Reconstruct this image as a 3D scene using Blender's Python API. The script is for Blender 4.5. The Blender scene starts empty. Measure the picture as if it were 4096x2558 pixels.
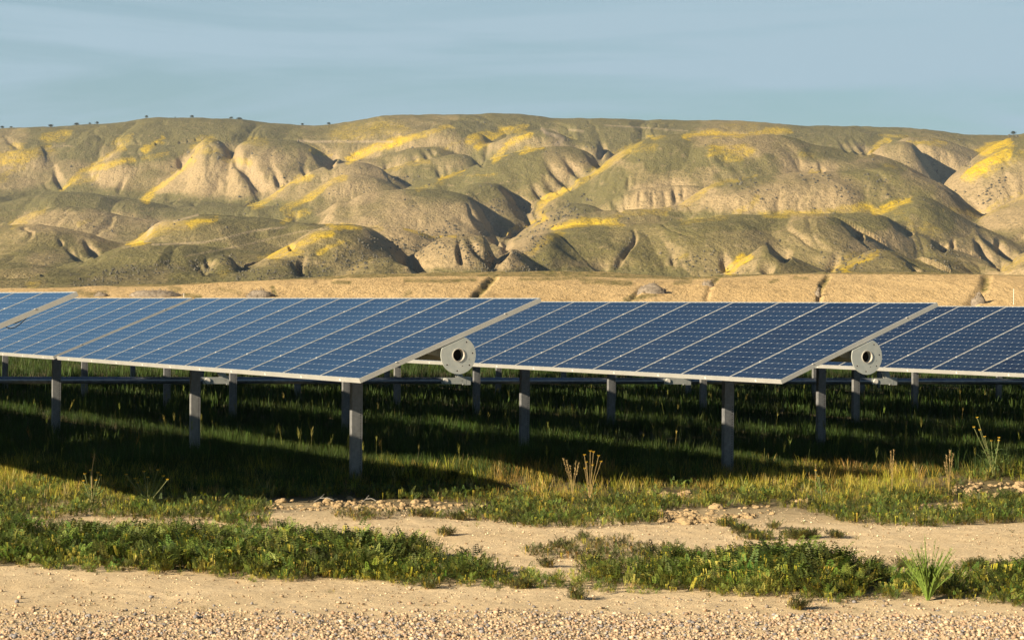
import bpy, math, random
import numpy as np
from mathutils import Matrix, Vector
R = math.radians; HAZE = 0.00005
scene = bpy.context.scene
COL = scene.collection

# ---------------------------------------------------------------- camera
CAM_H = 1.85
FPX, PITCH, ROLL, ALPHA, BETA = 10496.8, -0.0028419, 0.0090978, 0.4461387, 0.0010707
_r = np.array([1.0, 0, 0]); _f = np.array([0, math.cos(PITCH), math.sin(PITCH)]); _u = np.cross(_r, _f)
RT = _r*math.cos(ROLL) + _u*math.sin(ROLL); UP = -_r*math.sin(ROLL) + _u*math.cos(ROLL); FW = _f
cd = bpy.data.cameras.new("camera"); cam = bpy.data.objects.new("camera", cd); COL.objects.link(cam)
cd.sensor_width = 36.0; cd.lens = 36.0*FPX/4096.0; cd.clip_start = 0.5; cd.clip_end = 20000
cam.matrix_world = Matrix(((RT[0], UP[0], -FW[0], 0), (RT[1], UP[1], -FW[1], 0), (RT[2], UP[2], -FW[2], CAM_H), (0, 0, 0, 1)))
scene.camera = cam

# ---------------------------------------------------------------- light
SUN_EL, SUN_PHI = R(20.5), R(13.0)
trav = ALPHA + SUN_PHI                       # heading in which the light travels, from +X towards +Y
sd = bpy.data.lights.new("sun", 'SUN'); sun = bpy.data.objects.new("sun", sd); COL.objects.link(sun)
sd.energy = 5.0; sd.angle = R(0.53); sd.color = (1.0, 0.83, 0.60)
ldir = Vector((math.cos(trav)*math.cos(SUN_EL), math.sin(trav)*math.cos(SUN_EL), -math.sin(SUN_EL)))
sun.rotation_euler = ldir.to_track_quat('-Z', 'Y').to_euler()
w = bpy.data.worlds.new("World"); scene.world = w; w.use_nodes = True
nt = w.node_tree; nt.nodes.clear()
def N(t, typ, **kw):
    n = t.nodes.new(typ)
    for k, v in kw.items(): setattr(n, k, v)
    return n
sky = N(nt, 'ShaderNodeTexSky', sky_type='NISHITA'); sky.sun_disc = False
sky.sun_elevation = SUN_EL
# direction towards the sun; sky rotation is measured clockwise from +Y
sky.sun_rotation = math.atan2(-ldir.x, -ldir.y)
sky.air_density = 1.0; sky.dust_density = 0.6; sky.ozone_density = 1.6
bg = N(nt, 'ShaderNodeBackground'); bg.inputs[1].default_value = 0.0385
tc = N(nt, 'ShaderNodeTexCoord'); mp = N(nt, 'ShaderNodeMapping'); mp.inputs['Scale'].default_value = (3.6, 3.6, 34.0)
mp.inputs['Rotation'].default_value = (0, R(3.0), 0); mp.inputs['Location'].default_value = (2.3, 0.2, 0.75)
nz = N(nt, 'ShaderNodeTexNoise'); nz.inputs['Scale'].default_value = 1.0; nz.inputs['Detail'].default_value = 6; nz.inputs['Roughness'].default_value = 0.55; nz.inputs['Distortion'].default_value = 0.6
cr = N(nt, 'ShaderNodeValToRGB'); cr.color_ramp.elements[0].position = 0.41; cr.color_ramp.elements[1].position = 0.57
cr.color_ramp.elements[0].color = (0.38, 0.38, 0.38, 1); cr.color_ramp.elements[1].color = (1, 1, 1, 1)
hs = N(nt, 'ShaderNodeMix', data_type='RGBA', blend_type='MULTIPLY'); hs.inputs[0].default_value = 1.0
hs.inputs[7].default_value = SKYTINT = (0.72, 0.93, 0.99, 1)
mx = N(nt, 'ShaderNodeMix', data_type='RGBA'); mx.inputs[7].default_value = (4.65, 6.40, 7.5, 1)
L = nt.links.new
dm = N(nt, 'ShaderNodeMix', data_type='RGBA', blend_type='MULTIPLY'); dm.inputs[0].default_value = 1.0
L(tc.outputs['Generated'], mp.inputs[0]); L(mp.outputs[0], nz.inputs['Vector']); L(nz.outputs[0], cr.inputs[0])
L(sky.outputs[0], hs.inputs[6]); L(hs.outputs[2], dm.inputs[6]); L(dm.outputs[2], mx.inputs[6]); 
sp_ = N(nt, 'ShaderNodeSeparateXYZ'); L(tc.outputs['Generated'], sp_.inputs[0])
ev = N(nt, 'ShaderNodeMapRange', interpolation_type='SMOOTHSTEP'); ev.inputs[1].default_value = 0.16; ev.inputs[2].default_value = 0.42; ev.inputs[3].default_value = 1.0; ev.inputs[4].default_value = 0.0
L(sp_.outputs[2], ev.inputs[0])
lo = N(nt, 'ShaderNodeMath', operation='MULTIPLY'); L(cr.outputs[0], lo.inputs[0]); L(ev.outputs[0], lo.inputs[1]); L(lo.outputs[0], mx.inputs[0])
dp = N(nt, 'ShaderNodeMix', data_type='RGBA'); dp.inputs[6].default_value = (0.34, 0.38, 0.46, 1); dp.inputs[7].default_value = (1, 1, 1, 1); L(ev.outputs[0], dp.inputs[0])
L(mx.outputs[2], bg.inputs[0])
L(dp.outputs[2], dm.inputs[7])
L(bg.outputs[0], N(nt, 'ShaderNodeOutputWorld').inputs[0])
scene.view_settings.view_transform = 'Standard'; scene.view_settings.look = 'None'
scene.view_settings.exposure = 1.2; scene.view_settings.gamma = 1.0
scene.cycles.max_bounces = 5; scene.cycles.diffuse_bounces = 2; scene.cycles.glossy_bounces = 3; scene.cycles.transmission_bounces = 3
scene.cycles.transparent_max_bounces = 4
scene.cycles.sample_clamp_indirect = 6

# ---------------------------------------------------------------- helpers
rng = np.random.default_rng(7); random.seed(7)
def pxdir(x, y):
    """unit-depth ray (X/Y, Z/Y) through a photo pixel (4096 x 2558)"""
    x = np.asarray(x, float); y = np.asarray(y, float)
    d = FW[:, None]*FPX + RT[:, None]*(x.ravel()-2048) + UP[:, None]*(1279-y.ravel())
    return (d[0]/d[1]).reshape(x.shape), (d[2]/d[1]).reshape(x.shape)
def project(P):
    v = P - np.array([0, 0, CAM_H]); z = v@FW
    return 2048+FPX*(v@RT)/z, 1279-FPX*(v@UP)/z
def tag(o, label=None, cat=None, group=None, kind=None):
    if label: o['label'] = label
    if cat: o['category'] = cat
    if group: o['group'] = group
    if kind: o['kind'] = kind
    return o
def mesh_np(name, V, F, mats, parent=None, smooth=False, uv=None, attrs=None, midx=None, link=True):
    """V (n,3); F (m,k) array of equal-length faces or list"""
    me = bpy.data.meshes.new(name)
    V = np.asarray(V, np.float32)
    if isinstance(F, np.ndarray):
        k = F.shape[1]; m = len(F)
        me.vertices.add(len(V)); me.vertices.foreach_set('co', V.ravel())
        me.loops.add(m*k); me.loops.foreach_set('vertex_index', F.astype(np.int32).ravel())
        me.polygons.add(m); me.polygons.foreach_set('loop_start', np.arange(0, m*k, k, dtype=np.int32))
        me.polygons.foreach_set('loop_total', np.full(m, k, np.int32))
        me.update(calc_edges=True)
    else:
        me.from_pydata([tuple(v) for v in V], [], [tuple(f) for f in F]); me.update()
    for mt in (mats if isinstance(mats, (list, tuple)) else [mats]): me.materials.append(mt)
    if midx is not None: me.polygons.foreach_set('material_index', np.asarray(midx, np.int32))
    if smooth: me.polygons.foreach_set('use_smooth', np.ones(len(me.polygons), bool))
    if uv is not None:
        u = me.uv_layers.new(name='UVMap'); u.data.foreach_set('uv', np.asarray(uv, np.float32).ravel())
    for an, av in (attrs or {}).items():
        av = np.asarray(av, np.float32)
        if av.ndim == 2:
            a = me.attributes.new(an, 'FLOAT_COLOR', 'POINT'); c4 = np.ones((len(V), 4), np.float32); c4[:, :3] = av
            a.data.foreach_set('color', c4.ravel())
        else:
            a = me.attributes.new(an, 'FLOAT', 'POINT'); a.data.foreach_set('value', av.ravel())
    o = bpy.data.objects.new(name, me)
    if link: COL.objects.link(o)
    if parent: o.parent = parent
    return o
class MB:
    """collects simple solids into one mesh"""
    def __init__(s): s.v = []; s.f = []; s.m = []
    def add(s, V, F, mi=0):
        n = len(s.v); s.v += [tuple(p) for p in V]; s.f += [tuple(i+n for i in f) for f in F]; s.m += [mi]*len(F)
    def box(s, x0, x1, y0, y1, z0, z1, mi=0):
        V = [(x, y, z) for x in (x0, x1) for y in (y0, y1) for z in (z0, z1)]
        s.add(V, [(0,1,3,2),(4,6,7,5),(0,4,5,1),(2,3,7,6),(0,2,6,4),(1,5,7,3)], mi)
    def prism(s, prof, ax, a0, a1, mi=0):
        """extrude 2-D profile along axis ax"""
        n = len(prof)
        def P(p, a): q = list(p); q.insert(ax, a); return q
        V = [P(p, a0) for p in prof]+[P(p, a1) for p in prof]
        s.add(V, [tuple(range(n))[::-1], tuple(range(n, 2*n))]+[(i, (i+1) % n, n+(i+1) % n, n+i) for i in range(n)], mi)
    def tube(s, pts, r, n=8, mi=0, caps=True):
        pts = [Vector(p) for p in pts]; m = len(pts); rr = r if isinstance(r, (list, tuple)) else [r]*m
        V = []
        for i, p in enumerate(pts):
            t = (pts[min(i+1, m-1)]-pts[max(i-1, 0)]).normalized()
            a = t.orthogonal().normalized() if i == 0 else (pa - t*pa.dot(t)).normalized()
            pa = a; b = t.cross(a)
            for k in range(n):
                th = 2*math.pi*k/n; V.append(p+(a*math.cos(th)+b*math.sin(th))*rr[i])
        F = [(i*n+k, i*n+(k+1) % n, (i+1)*n+(k+1) % n, (i+1)*n+k) for i in range(m-1) for k in range(n)]
        if caps: F += [tuple(range(n))[::-1], tuple(range((m-1)*n, m*n))]
        s.add(V, F, mi)
    def build(s, name, mats, parent=None, smooth=False, link=True):
        o = mesh_np(name, s.v, s.f, mats, parent, link=link, midx=s.m)
        if smooth:
            o.data.polygons.foreach_set('use_smooth', np.ones(len(o.data.polygons), bool))
            try: o.data.set_sharp_from_angle(angle=R(38))
            except Exception: pass
        return o
def empty(name, loc, rot=(0, 0, 0)):
    o = bpy.data.objects.new(name, None); COL.objects.link(o); o.location = loc; o.rotation_euler = rot; o.empty_display_size = 0.3
    return o
def copy_tree(o, parent=None):
    c = o.copy(); COL.objects.link(c); c.parent = parent
    for ch in [k for k in ALLCH.get(o.name, [])]: copy_tree(ch, c)
    return c
ALLCH = {}
# value noise / fbm on arrays
def _hash(ix, iy, seed):
    h = (ix.astype(np.int64)*374761393 + iy.astype(np.int64)*668265263 + seed*974711) & 0x7fffffff
    h = ((h ^ (h >> 13))*1274126177) & 0x7fffffff
    return ((h ^ (h >> 16)) & 0xffffff)/float(0xffffff)
def vnoise(x, y, seed=0):
    ix = np.floor(x); iy = np.floor(y); fx = x-ix; fy = y-iy
    fx = fx*fx*fx*(fx*(fx*6-15)+10); fy = fy*fy*fy*(fy*(fy*6-15)+10)
    a = _hash(ix, iy, seed); b = _hash(ix+1, iy, seed); c = _hash(ix, iy+1, seed); d = _hash(ix+1, iy+1, seed)
    return (a*(1-fx)+b*fx)*(1-fy)+(c*(1-fx)+d*fx)*fy
def fbm(x, y, o=4, seed=0):
    s = 0; a = 0.5
    for i in range(o): s = s+a*(vnoise(x, y, seed+i)-0.5)*2; x = x*2.03+17.1; y = y*2.03+9.7; a *= 0.5
    return s

# ---------------------------------------------------------------- materials
def newmat(name, rough=0.8, spec=0.3, metal=0.0):
    m = bpy.data.materials.new(name); m.use_nodes = True; t = m.node_tree
    b = t.nodes['Principled BSDF']; b.inputs['Roughness'].default_value = rough
    b.inputs['Specular IOR Level'].default_value = spec; b.inputs['Metallic'].default_value = metal
    return m, t, b
def mixc(t, fac, a, b, blend='MIX'):
    n = N(t, 'ShaderNodeMix', data_type='RGBA', blend_type=blend)
    for i, v in ((0, fac), (6, a), (7, b)):
        if hasattr(v, 'links') or isinstance(v, bpy.types.NodeSocket): t.links.new(v, n.inputs[i])
        elif i == 0: n.inputs[0].default_value = v
        else: n.inputs[i].default_value = (*v[:3], 1)
    return n.outputs[2]
def noise(t, scale, detail=4, rough=0.5, vec=None, dist=0.0):
    n = N(t, 'ShaderNodeTexNoise'); n.inputs['Scale'].default_value = scale; n.inputs['Detail'].default_value = detail
    n.inputs['Roughness'].default_value = rough; n.inputs['Distortion'].default_value = dist
    if vec is not None: t.links.new(vec, n.inputs['Vector'])
    return n.outputs[0]
def ramp(t, fac, stops):
    n = N(t, 'ShaderNodeValToRGB'); e = n.color_ramp.elements
    while len(e) < len(stops): e.new(0.5)
    for i, (p, c) in enumerate(stops):
        e[i].position = p; e[i].color = (*c, 1) if len(c) == 3 else c
    t.links.new(fac, n.inputs[0]); return n.outputs[0]
def math_(t, op, a, b=None, c=None):
    n = N(t, 'ShaderNodeMath', operation=op)
    for i, v in enumerate((a, b, c)):
        if v is None: continue
        if isinstance(v, bpy.types.NodeSocket): t.links.new(v, n.inputs[i])
        else: n.inputs[i].default_value = v
    return n.outputs[0]
def bump(t, b, h, strength=0.5, dist=0.02, prev=None):
    n = N(t, 'ShaderNodeBump'); n.inputs['Strength'].default_value = strength; n.inputs['Distance'].default_value = dist
    t.links.new(h, n.inputs['Height'])
    if prev is not None: t.links.new(prev, n.inputs['Normal'])
    t.links.new(n.outputs[0], b.inputs['Normal']); return n.outputs[0]
def objco(t): return N(t, 'ShaderNodeTexCoord').outputs['Object']
def geopos(t): return N(t, 'ShaderNodeNewGeometry').outputs['Position']
def attr(t, name, out='Fac'):
    n = N(t, 'ShaderNodeAttribute'); n.attribute_name = name; return n.outputs[out]

def metal_mat(name, c0, c1, rough=0.55, metal=0.6, sc=30, speck=0.4):
    m, t, b = newmat(name, rough, 0.5, metal)
    oc = objco(t); n1 = noise(t, sc, 5, 0.6, oc); n2 = noise(t, sc*0.12, 3, 0.5, oc)
    rnd = N(t, 'ShaderNodeObjectInfo').outputs['Random']
    col = mixc(t, ramp(t, n1, [(0.35, (0, 0, 0)), (0.65, (1, 1, 1))]), c0, c1)
    col = mixc(t, speck, col, ramp(t, n2, [(0.3, (0.65, 0.65, 0.65)), (0.7, (1, 1, 1))]), 'MULTIPLY')
    col = mixc(t, math_(t, 'MULTIPLY', rnd, 0.18), col, (0.45, 0.44, 0.38))
    t.links.new(col, b.inputs['Base Color'])
    t.links.new(math_(t, 'MULTIPLY_ADD', n1, 0.25, rough-0.12), b.inputs['Roughness'])
    return m
M_ALU = metal_mat('anodised_aluminium', (0.40, 0.41, 0.39), (0.48, 0.485, 0.465), 0.5, 0.25, 60, 0.25)
M_GALV = metal_mat('galvanised_steel', (0.42, 0.46, 0.44), (0.50, 0.53, 0.50), 0.5, 0.3, 14, 0.35)
M_POST = metal_mat('weathered_post_steel', (0.13, 0.14, 0.15), (0.22, 0.23, 0.24), 0.6, 0.25, 22, 0.8)
M_PIPE = metal_mat('pipe_steel', (0.22, 0.25, 0.30), (0.32, 0.36, 0.42), 0.32, 0.6, 12, 0.5)
M_CLIP, t, b = newmat('pale_clip', 0.5, 0.4); b.inputs['Base Color'].default_value = (0.8, 0.78, 0.72, 1)
M_BLACK, t, b = newmat('black_cable', 0.45, 0.4); b.inputs['Base Color'].default_value = (0.012, 0.012, 0.014, 1)
M_HOLE, t, b = newmat('dark_bore', 0.9, 0.1); b.inputs['Base Color'].default_value = (0.01, 0.009, 0.008, 1)
M_BACK, t, b = newmat('panel_backsheet', 0.7, 0.2)
t.links.new(mixc(t, noise(t, 3.0, 3, 0.5, objco(t)), (0.10, 0.075, 0.06), (0.16, 0.12, 0.10)), b.inputs['Base Color'])

def cell_mat():
    m, t, b = newmat('solar_cells', 0.10, 0.5)
    uv = N(t, 'ShaderNodeUVMap').outputs[0]
    sp = N(t, 'ShaderNodeSeparateXYZ'); t.links.new(uv, sp.inputs[0])
    rnd = N(t, 'ShaderNodeObjectInfo').outputs['Random']
    # uv in cells (u along the short side 0..8, v along the long side 0..16)
    def edge(s):  # distance to the nearest grid line, in cells
        fr = math_(t, 'FRACT', s); return math_(t, 'SUBTRACT', 0.5, math_(t, 'ABSOLUTE', math_(t, 'SUBTRACT', fr, 0.5)))
    du, dv = edge(sp.outputs[0]), edge(sp.outputs[1])
    dia = math_(t, 'LESS_THAN', math_(t, 'ADD', du, dv), 0.10)
    gu = math_(t, 'MULTIPLY', math_(t, 'LESS_THAN', du, 0.012), 0.30)
    gv = math_(t, 'MULTIPLY', math_(t, 'LESS_THAN', dv, 0.014), 0.45)
    # fine bus lines along the long side
    bus = edge(math_(t, 'MULTIPLY', sp.outputs[0], 3.0)); bl = math_(t, 'MULTIPLY', math_(t, 'LESS_THAN', bus, 0.05), 0.08)
    line = math_(t, 'MAXIMUM', math_(t, 'MAXIMUM', gu, gv), math_(t, 'MAXIMUM', dia, bl))
    wn = N(t, 'ShaderNodeTexWhiteNoise', noise_dimensions='3D')
    cb = N(t, 'ShaderNodeCombineXYZ'); t.links.new(math_(t, 'FLOOR', sp.outputs[0]), cb.inputs[0]); t.links.new(math_(t, 'FLOOR', sp.outputs[1]), cb.inputs[1]); t.links.new(rnd, cb.inputs[2])
    t.links.new(cb.outputs[0], wn.inputs[0])
    c = mixc(t, rnd, (0.004, 0.012, 0.034), (0.010, 0.026, 0.062))
    c = mixc(t, math_(t, 'MULTIPLY', wn.outputs[0], 0.35), c, (0.010, 0.030, 0.075))
    # uneven dust on the glass, more towards the upper edge
    ds = noise(t, 2.2, 5, 0.6, geopos(t), 0.4)
    dust = math_(t, 'MULTIPLY', ramp(t, ds, [(0.35, (0.1, 0.1, 0.1)), (0.75, (1, 1, 1))]), 0.025)
    c = mixc(t, line, c, (0.38, 0.43, 0.48))
    c = mixc(t, dust, c, (0.30, 0.29, 0.27))
    # dark cells under anti-reflective glass: diffuse body plus a blue tinted fresnel reflection; the glass sags a little in each frame
    uu = math_(t, 'SUBTRACT', math_(t, 'DIVIDE', sp.outputs[0], 8.0), 0.5)
    bn = N(t, 'ShaderNodeBump'); bn.inputs['Strength'].default_value = 1.0; bn.inputs['Distance'].default_value = 0.010
    t.links.new(math_(t, 'ADD', math_(t, 'MULTIPLY', uu, uu), math_(t, 'MULTIPLY', uu, math_(t, 'MULTIPLY', math_(t, 'SUBTRACT', rnd, 0.5), 1.2))), bn.inputs['Height'])
    df = N(t, 'ShaderNodeBsdfDiffuse'); gl = N(t, 'ShaderNodeBsdfGlossy'); gl.inputs['Color'].default_value = (0.54, 0.77, 1.0, 1)
    fr = N(t, 'ShaderNodeFresnel'); fr.inputs[0].default_value = 1.27; ms = N(t, 'ShaderNodeMixShader')
    t.links.new(c, df.inputs[0]); t.links.new(math_(t, 'MULTIPLY_ADD', ds, 0.12, 0.06), gl.inputs['Roughness'])
    for q in (gl, fr): t.links.new(bn.outputs[0], q.inputs['Normal'])
    t.links.new(math_(t, 'MULTIPLY', fr.outputs[0], 0.9), ms.inputs[0]); t.links.new(df.outputs[0], ms.inputs[1]); t.links.new(gl.outputs[0], ms.inputs[2])
    t.links.new(ms.outputs[0], t.nodes['Material Output'].inputs[0])
    return m
M_CELL = cell_mat()
# ---------------------------------------------------------------- tracker rows
WP, ML, GL = 1.048, 2.067, 0.182      # module pitch, module length, glass plane above tube centre
ca, sa = math.cos(ALPHA), math.sin(ALPHA)
def cs(c, s, z=0.0):                   # row coordinates (across, along) -> world
    return Vector((c*ca - s*sa, c*sa + s*ca, z))
GAP = 0.16
def frame_mesh():
    m = MB(); h0, h1 = GL-0.046, GL; x0, x1, y0, y1 = -ML/2, ML/2, 0.0, 1.046; l = 0.012
    m.box(x0, x1, y0, y0+l, h0, h1); m.box(x0, x1, y1-l, y1, h0, h1)
    m.box(x0, x0+l, y0+l, y1-l, h0, h1); m.box(x1-l, x1, y0+l, y1-l, h0, h1)
    m.box(x0-0.0015, x0, y0+0.004, y1-0.004, h0+0.012, h0+0.0135)       # drawn groove of the frame
    m.box(x0-0.0025, x0, 0.50, 0.520, h0+0.010, h0+0.030, 1)            # pale clip on the low edge
    for x in (-0.62, 0.62): m.box(x-0.007, x+0.007, -0.006, 0.006, h1-0.002, h1+0.003, 1)
    return m.build('frame', [M_ALU, M_CLIP], link=False).data
FRAME_ME = frame_mesh()
def glass_mesh():
    x0, x1, y0, y1, z = -ML/2+0.012, ML/2-0.012, 0.012, 1.034, GL-0.003
    V = [(x0, y0, z), (x1, y0, z), (x1, y1, z), (x0, y1, z)]
    cu = 0.127; mu = (y1-y0-8*cu)/2/cu; mv = (x1-x0-16*cu)/2/cu
    uv = [(-mu, -mv), (-mu, 16+mv), (8+mu, 16+mv), (8+mu, -mv)]
    return mesh_np('cell_glass', V, np.array([[0, 1, 2, 3]]), M_CELL, uv=uv, link=False).data
GLASS_ME = glass_mesh()
def back_mesh():
    x0, x1, y0, y1, z = -ML/2+0.012, ML/2-0.012, 0.012, 1.034, GL-0.038
    m = MB(); m.add([(x0, y0, z), (x1, y0, z), (x1, y1, z), (x0, y1, z)], [(3, 2, 1, 0)])
    m.box(0.55, 0.68, 0.45, 0.60, z-0.022, z-0.001, 1)
    return m.build('backsheet', [M_BACK, M_BLACK], link=False).data
BACK_ME = back_mesh()
def flange_mesh():
    """round end plate with the flat top edge, bolt holes and a raised collar"""
    RO, RI, cut, th = 0.1845, 0.066, 0.128, 0.014
    n = 72; outer = []
    for k in range(n):
        a = 2*math.pi*k/n; x, z = RO*math.cos(a), RO*math.sin(a)
        if z > cut: x, z = x*0+x, cut
        outer.append((x, z))
    m = MB()
    for yy, flip in ((0, False), (th, True)):
        V = [(x, yy, z) for x, z in outer]+[(RI*math.cos(2*math.pi*k/n), yy, RI*math.sin(2*math.pi*k/n)) for k in range(n)]
        F = [(k, (k+1) % n, n+(k+1) % n, n+k) for k in range(n)]
        m.add(V, [f[::-1] for f in F] if flip else F)
    V = [(x, 0, z) for x, z in outer]+[(x, th, z) for x, z in outer]
    m.add(V, [(k, n+k, n+(k+1) % n, (k+1) % n) for k in range(n)])
    # bolt holes as shallow dark discs with a bright rim
    for a, rr, sz in ((196, .152, .0085), (243, .152, .0085), (298, .152, .0085), (345, .152, .0085), (33, .152, .0085), (270, .113, .0045), (318, .121, .0045)):
        a = R(a); cx, cz = rr*math.cos(a), rr*math.sin(a)
        V = [(cx+sz*math.cos(2*math.pi*k/10), -0.0012, cz+sz*math.sin(2*math.pi*k/10)) for k in range(10)]
        m.add(V, [tuple(range(10))], 1)
        V2 = [(cx+0.003+sz*1.25*math.cos(2*math.pi*k/10), -0.0006, cz-0.001+sz*1.25*math.sin(2*math.pi*k/10)) for k in range(10)]
        m.add(V2, [tuple(range(10))], 2)
    return m.build('end_flange', [M_GALV, M_HOLE, M_CLIP], link=False, smooth=True).data
FLANGE_ME = flange_mesh()
def ring(m, r0, r1, y0, y1, n=36, mi=0):
    V = []
    for y in (y0, y1):
        for r in (r0, r1): V += [(r*math.cos(2*math.pi*k/n), y, r*math.sin(2*math.pi*k/n)) for k in range(n)]
    F = []
    for k in range(n):
        j = (k+1) % n
        F += [(k, j, n+j, n+k), (2*n+k, 3*n+k, 3*n+j, 2*n+j), (n+k, n+j, 3*n+j, 3*n+k), (k, 2*n+k, 2*n+j, j)]
    m.add(V, F, mi)
def collar_mesh():
    m = MB(); ring(m, 0.0595, 0.0655, -0.012, 0.03)
    rr = random.Random(3); n = 26
    for k in range(n):          # rough weld bead round the collar
        a = 2*math.pi*k/n; r = 0.0665; s = 0.0028+rr.random()*0.0025
        m.tube([(r*math.cos(a), 0.003, r*math.sin(a)), (r*math.cos(a+.2), 0.003, r*math.sin(a+.2))], s, 5)
    return m.build('collar', [M_CLIP2], link=False, smooth=True).data
M_CLIP2 = metal_mat('cut_steel_rim', (0.5, 0.47, 0.42), (0.66, 0.62, 0.54), 0.6, 0.3, 90, 0.3)
COLLAR_ME = collar_mesh()
def post_mesh(h):
    """C-section pile, web towards the open end of the row"""
    m = MB(); W_, D_, tk = 0.120, 0.065, 0.007
    m.box(-W_/2, W_/2, 0, tk, -0.3, h); m.box(-W_/2, -W_/2+tk, tk, D_, -0.3, h); m.box(W_/2-tk, W_/2, tk, D_, -0.3, h)
    m.box(-W_/2+tk, -W_/2+0.022, D_-tk, D_, -0.3, h); m.box(W_/2-0.022, W_/2-tk, D_-tk, D_, -0.3, h)
    for k in range(26):        # punched slots near the right edge
        z = 0.10+k*0.028
        if z < h-0.05: m.box(0.034, 0.041, -0.001, 0, z, z+0.012, 1)
    return m.build('post', [M_POST, M_HOLE], link=False).data
def bearing_mesh():
    m = MB(); ring(m, 0.068, 0.086, -0.03, 0.03, 20)
    m.box(-0.09, 0.09, -0.02, 0.02, -0.15, -0.075)
    return m.build('bearing', [M_GALV], link=False, smooth=True).data
BEAR_ME = bearing_mesh()
def lever_mesh(Lv):
    m = MB()
    for y in (-0.055, 0.043):
        m.prism([(-0.085, 0.02), (-0.045, -Lv-0.05), (0.045, -Lv-0.05), (0.085, 0.02)], 1, y, y+0.012)
    m.tube([(0, -0.07, -Lv), (0, 0.07, -Lv)], 0.016, 8)
    return m.build('lever_arm', [M_GALV], link=False).data
def gusset_mesh():
    m = MB()
    for y in (-0.03, 0.026):
        m.prism([(-0.26, GL-0.05), (0.26, GL-0.05), (0.075, 0.0), (-0.075, 0.0)], 1, y, y+0.004)
    return m.build('bracket', [M_GALV], link=False).data
GUS_ME = gusset_mesh()
POSTS = [25.72, 31.0, 37.25, 42.4, 46.0, 51.3, 57.5, 62.7]
PIPE_S = 43.85
def pipe_z(c): return 0.626-(c-11.3)*0.0041
ORD = {}
def child(me, name, parent, loc=(0, 0, 0), rot=(0, 0, 0)):
    o = bpy.data.objects.new(name, me); COL.objects.link(o); o.parent = parent; o.location = loc; o.rotation_euler = rot
    return o
ROWG = 'tracker rows of the solar array'
def make_row(clow, zlow, tau, s0, label, ntab=4, cable=False, nskip=0):
    c = clow + ML/2*math.cos(tau) + GL*math.sin(tau)
    zt = zlow + ML/2*math.sin(tau) - GL*math.cos(tau)
    root = empty('solar_panel_row', cs(c, s0, 0), (0, 0, ALPHA))
    tag(root, label, 'solar panels', ROWG)
    tilt = (0, -tau, 0); zz = lambda y: zt + y*BETA
    y = 0.0; ends = []
    for tb in range(ntab):
        y_0 = y
        for k in range(10):
            p = child(FRAME_ME, 'solar_panel', root, (0, y, zz(y)), tilt)
            child(GLASS_ME, 'cell_glass', p); child(BACK_ME, 'backsheet', p)
            y += WP
        y += GAP
    end = y-GAP
    # torque tube
    m = MB(); ring(m, 0.0575, 0.0640, -0.004, end+0.03, 28)
    child(m.build('torque_tube', [M_GALV, M_HOLE], link=False, smooth=True).data, 'torque_tube', root, (0, 0, zz(0)), (BETA, 0, 0))
    mm = MB(); n = 24
    mm.add([(0.057*math.cos(2*math.pi*k/n), 0.035, 0.057*math.sin(2*math.pi*k/n)) for k in range(n)], [tuple(range(n))])  # black disc just inside the open tube, standing in for shade in the bore
    child(mm.build('bore_shade_disc', [M_HOLE], link=False).data, 'bore_shade_disc', root, (0, 0, zz(0)), tilt)
    child(FLANGE_ME, 'end_flange', root, (0, -0.025, zz(0)), tilt)
    child(COLLAR_ME, 'collar', root, (0, -0.020, zz(0)), tilt)
    for k in range(0, int(min(end, 21)/2.1)):
        yy = 0.22+k*2.096; child(GUS_ME, 'bracket', root, (0, yy, zz(yy)), tilt)
    for ps in POSTS:
        yy = ps-s0
        if yy > end: continue
        if s0 > 23.5 and False: pass
        child(POST_ME, 'post', root, (0, yy-0.035, 0)); child(BEAR_ME, 'bearing', root, (0, yy, zz(yy)))
    yy = PIPE_S-s0; Lv = (zt+yy*BETA-pipe_z(c))/math.cos(tau)
    child(lever_mesh(Lv), 'lever_arm', root, (0, yy, zz(yy)), tilt)
    if cable:
        # loop of lead hanging under the end frame of the row
        m = MB(); u = lambda t, d, dz: (t*math.cos(tau)+(GL-0.046)*(-math.sin(tau))+0*d, d, t*math.sin(tau)+(GL-0.046)*math.cos(tau)+dz)
        def sag(t0, t1, d, n=14): return [u(t0+(t1-t0)*k/n, 0.012, 0.01-d*4*(k/n)*(1-k/n)*(1+0.45*(1-2*k/n))) for k in range(n+1)]
        m.tube(sag(cable[0], cable[1], cable[2]), 0.0042, 6); m.tube(sag(cable[0]+0.055, cable[1]-0.01, cable[2]*0.32), 0.0042, 6)
        child(m.build('cable', [M_BLACK], link=False, smooth=True).data, 'cable', root, (0, 0, zz(0)))
    return root
POST_ME = post_mesh(1.43-0.12)
rows = [
 (4.722, CAM_H-0.644, R(22.65), 22.91, 'leftmost panel row, with a black cable loop hanging under its end frame', (0.313, 0.547, 0.05)),
 (9.461, CAM_H-0.642, R(22.42), 23.14, 'pale blue panel row ending near the centre beside the larger round end plate', False),
 (13.995, CAM_H-0.659, R(22.92), 22.91, 'dark blue panel row ending at the smaller round end plate on the right', False),
 (18.565, CAM_H-0.66, R(22.58), 22.69, 'darkest navy panel row, cut off by the right edge', False),
 (23.2, CAM_H-0.68, R(22.6), 22.8, 'first hidden row behind the navy panels, seen by posts below them', False),
 (27.9, CAM_H-0.70, R(22.6), 22.8, 'second hidden row behind the navy panels, its thinner posts in shade', False),
 (32.5, CAM_H-0.71, R(22.6), 22.8, 'third hidden row behind the navy panels, its small posts in deep shade', False),
 (37.1, CAM_H-0.72, R(22.6), 22.8, 'farthest hidden row, only its tiny dark posts showing under the right panels', False),
]
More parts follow.
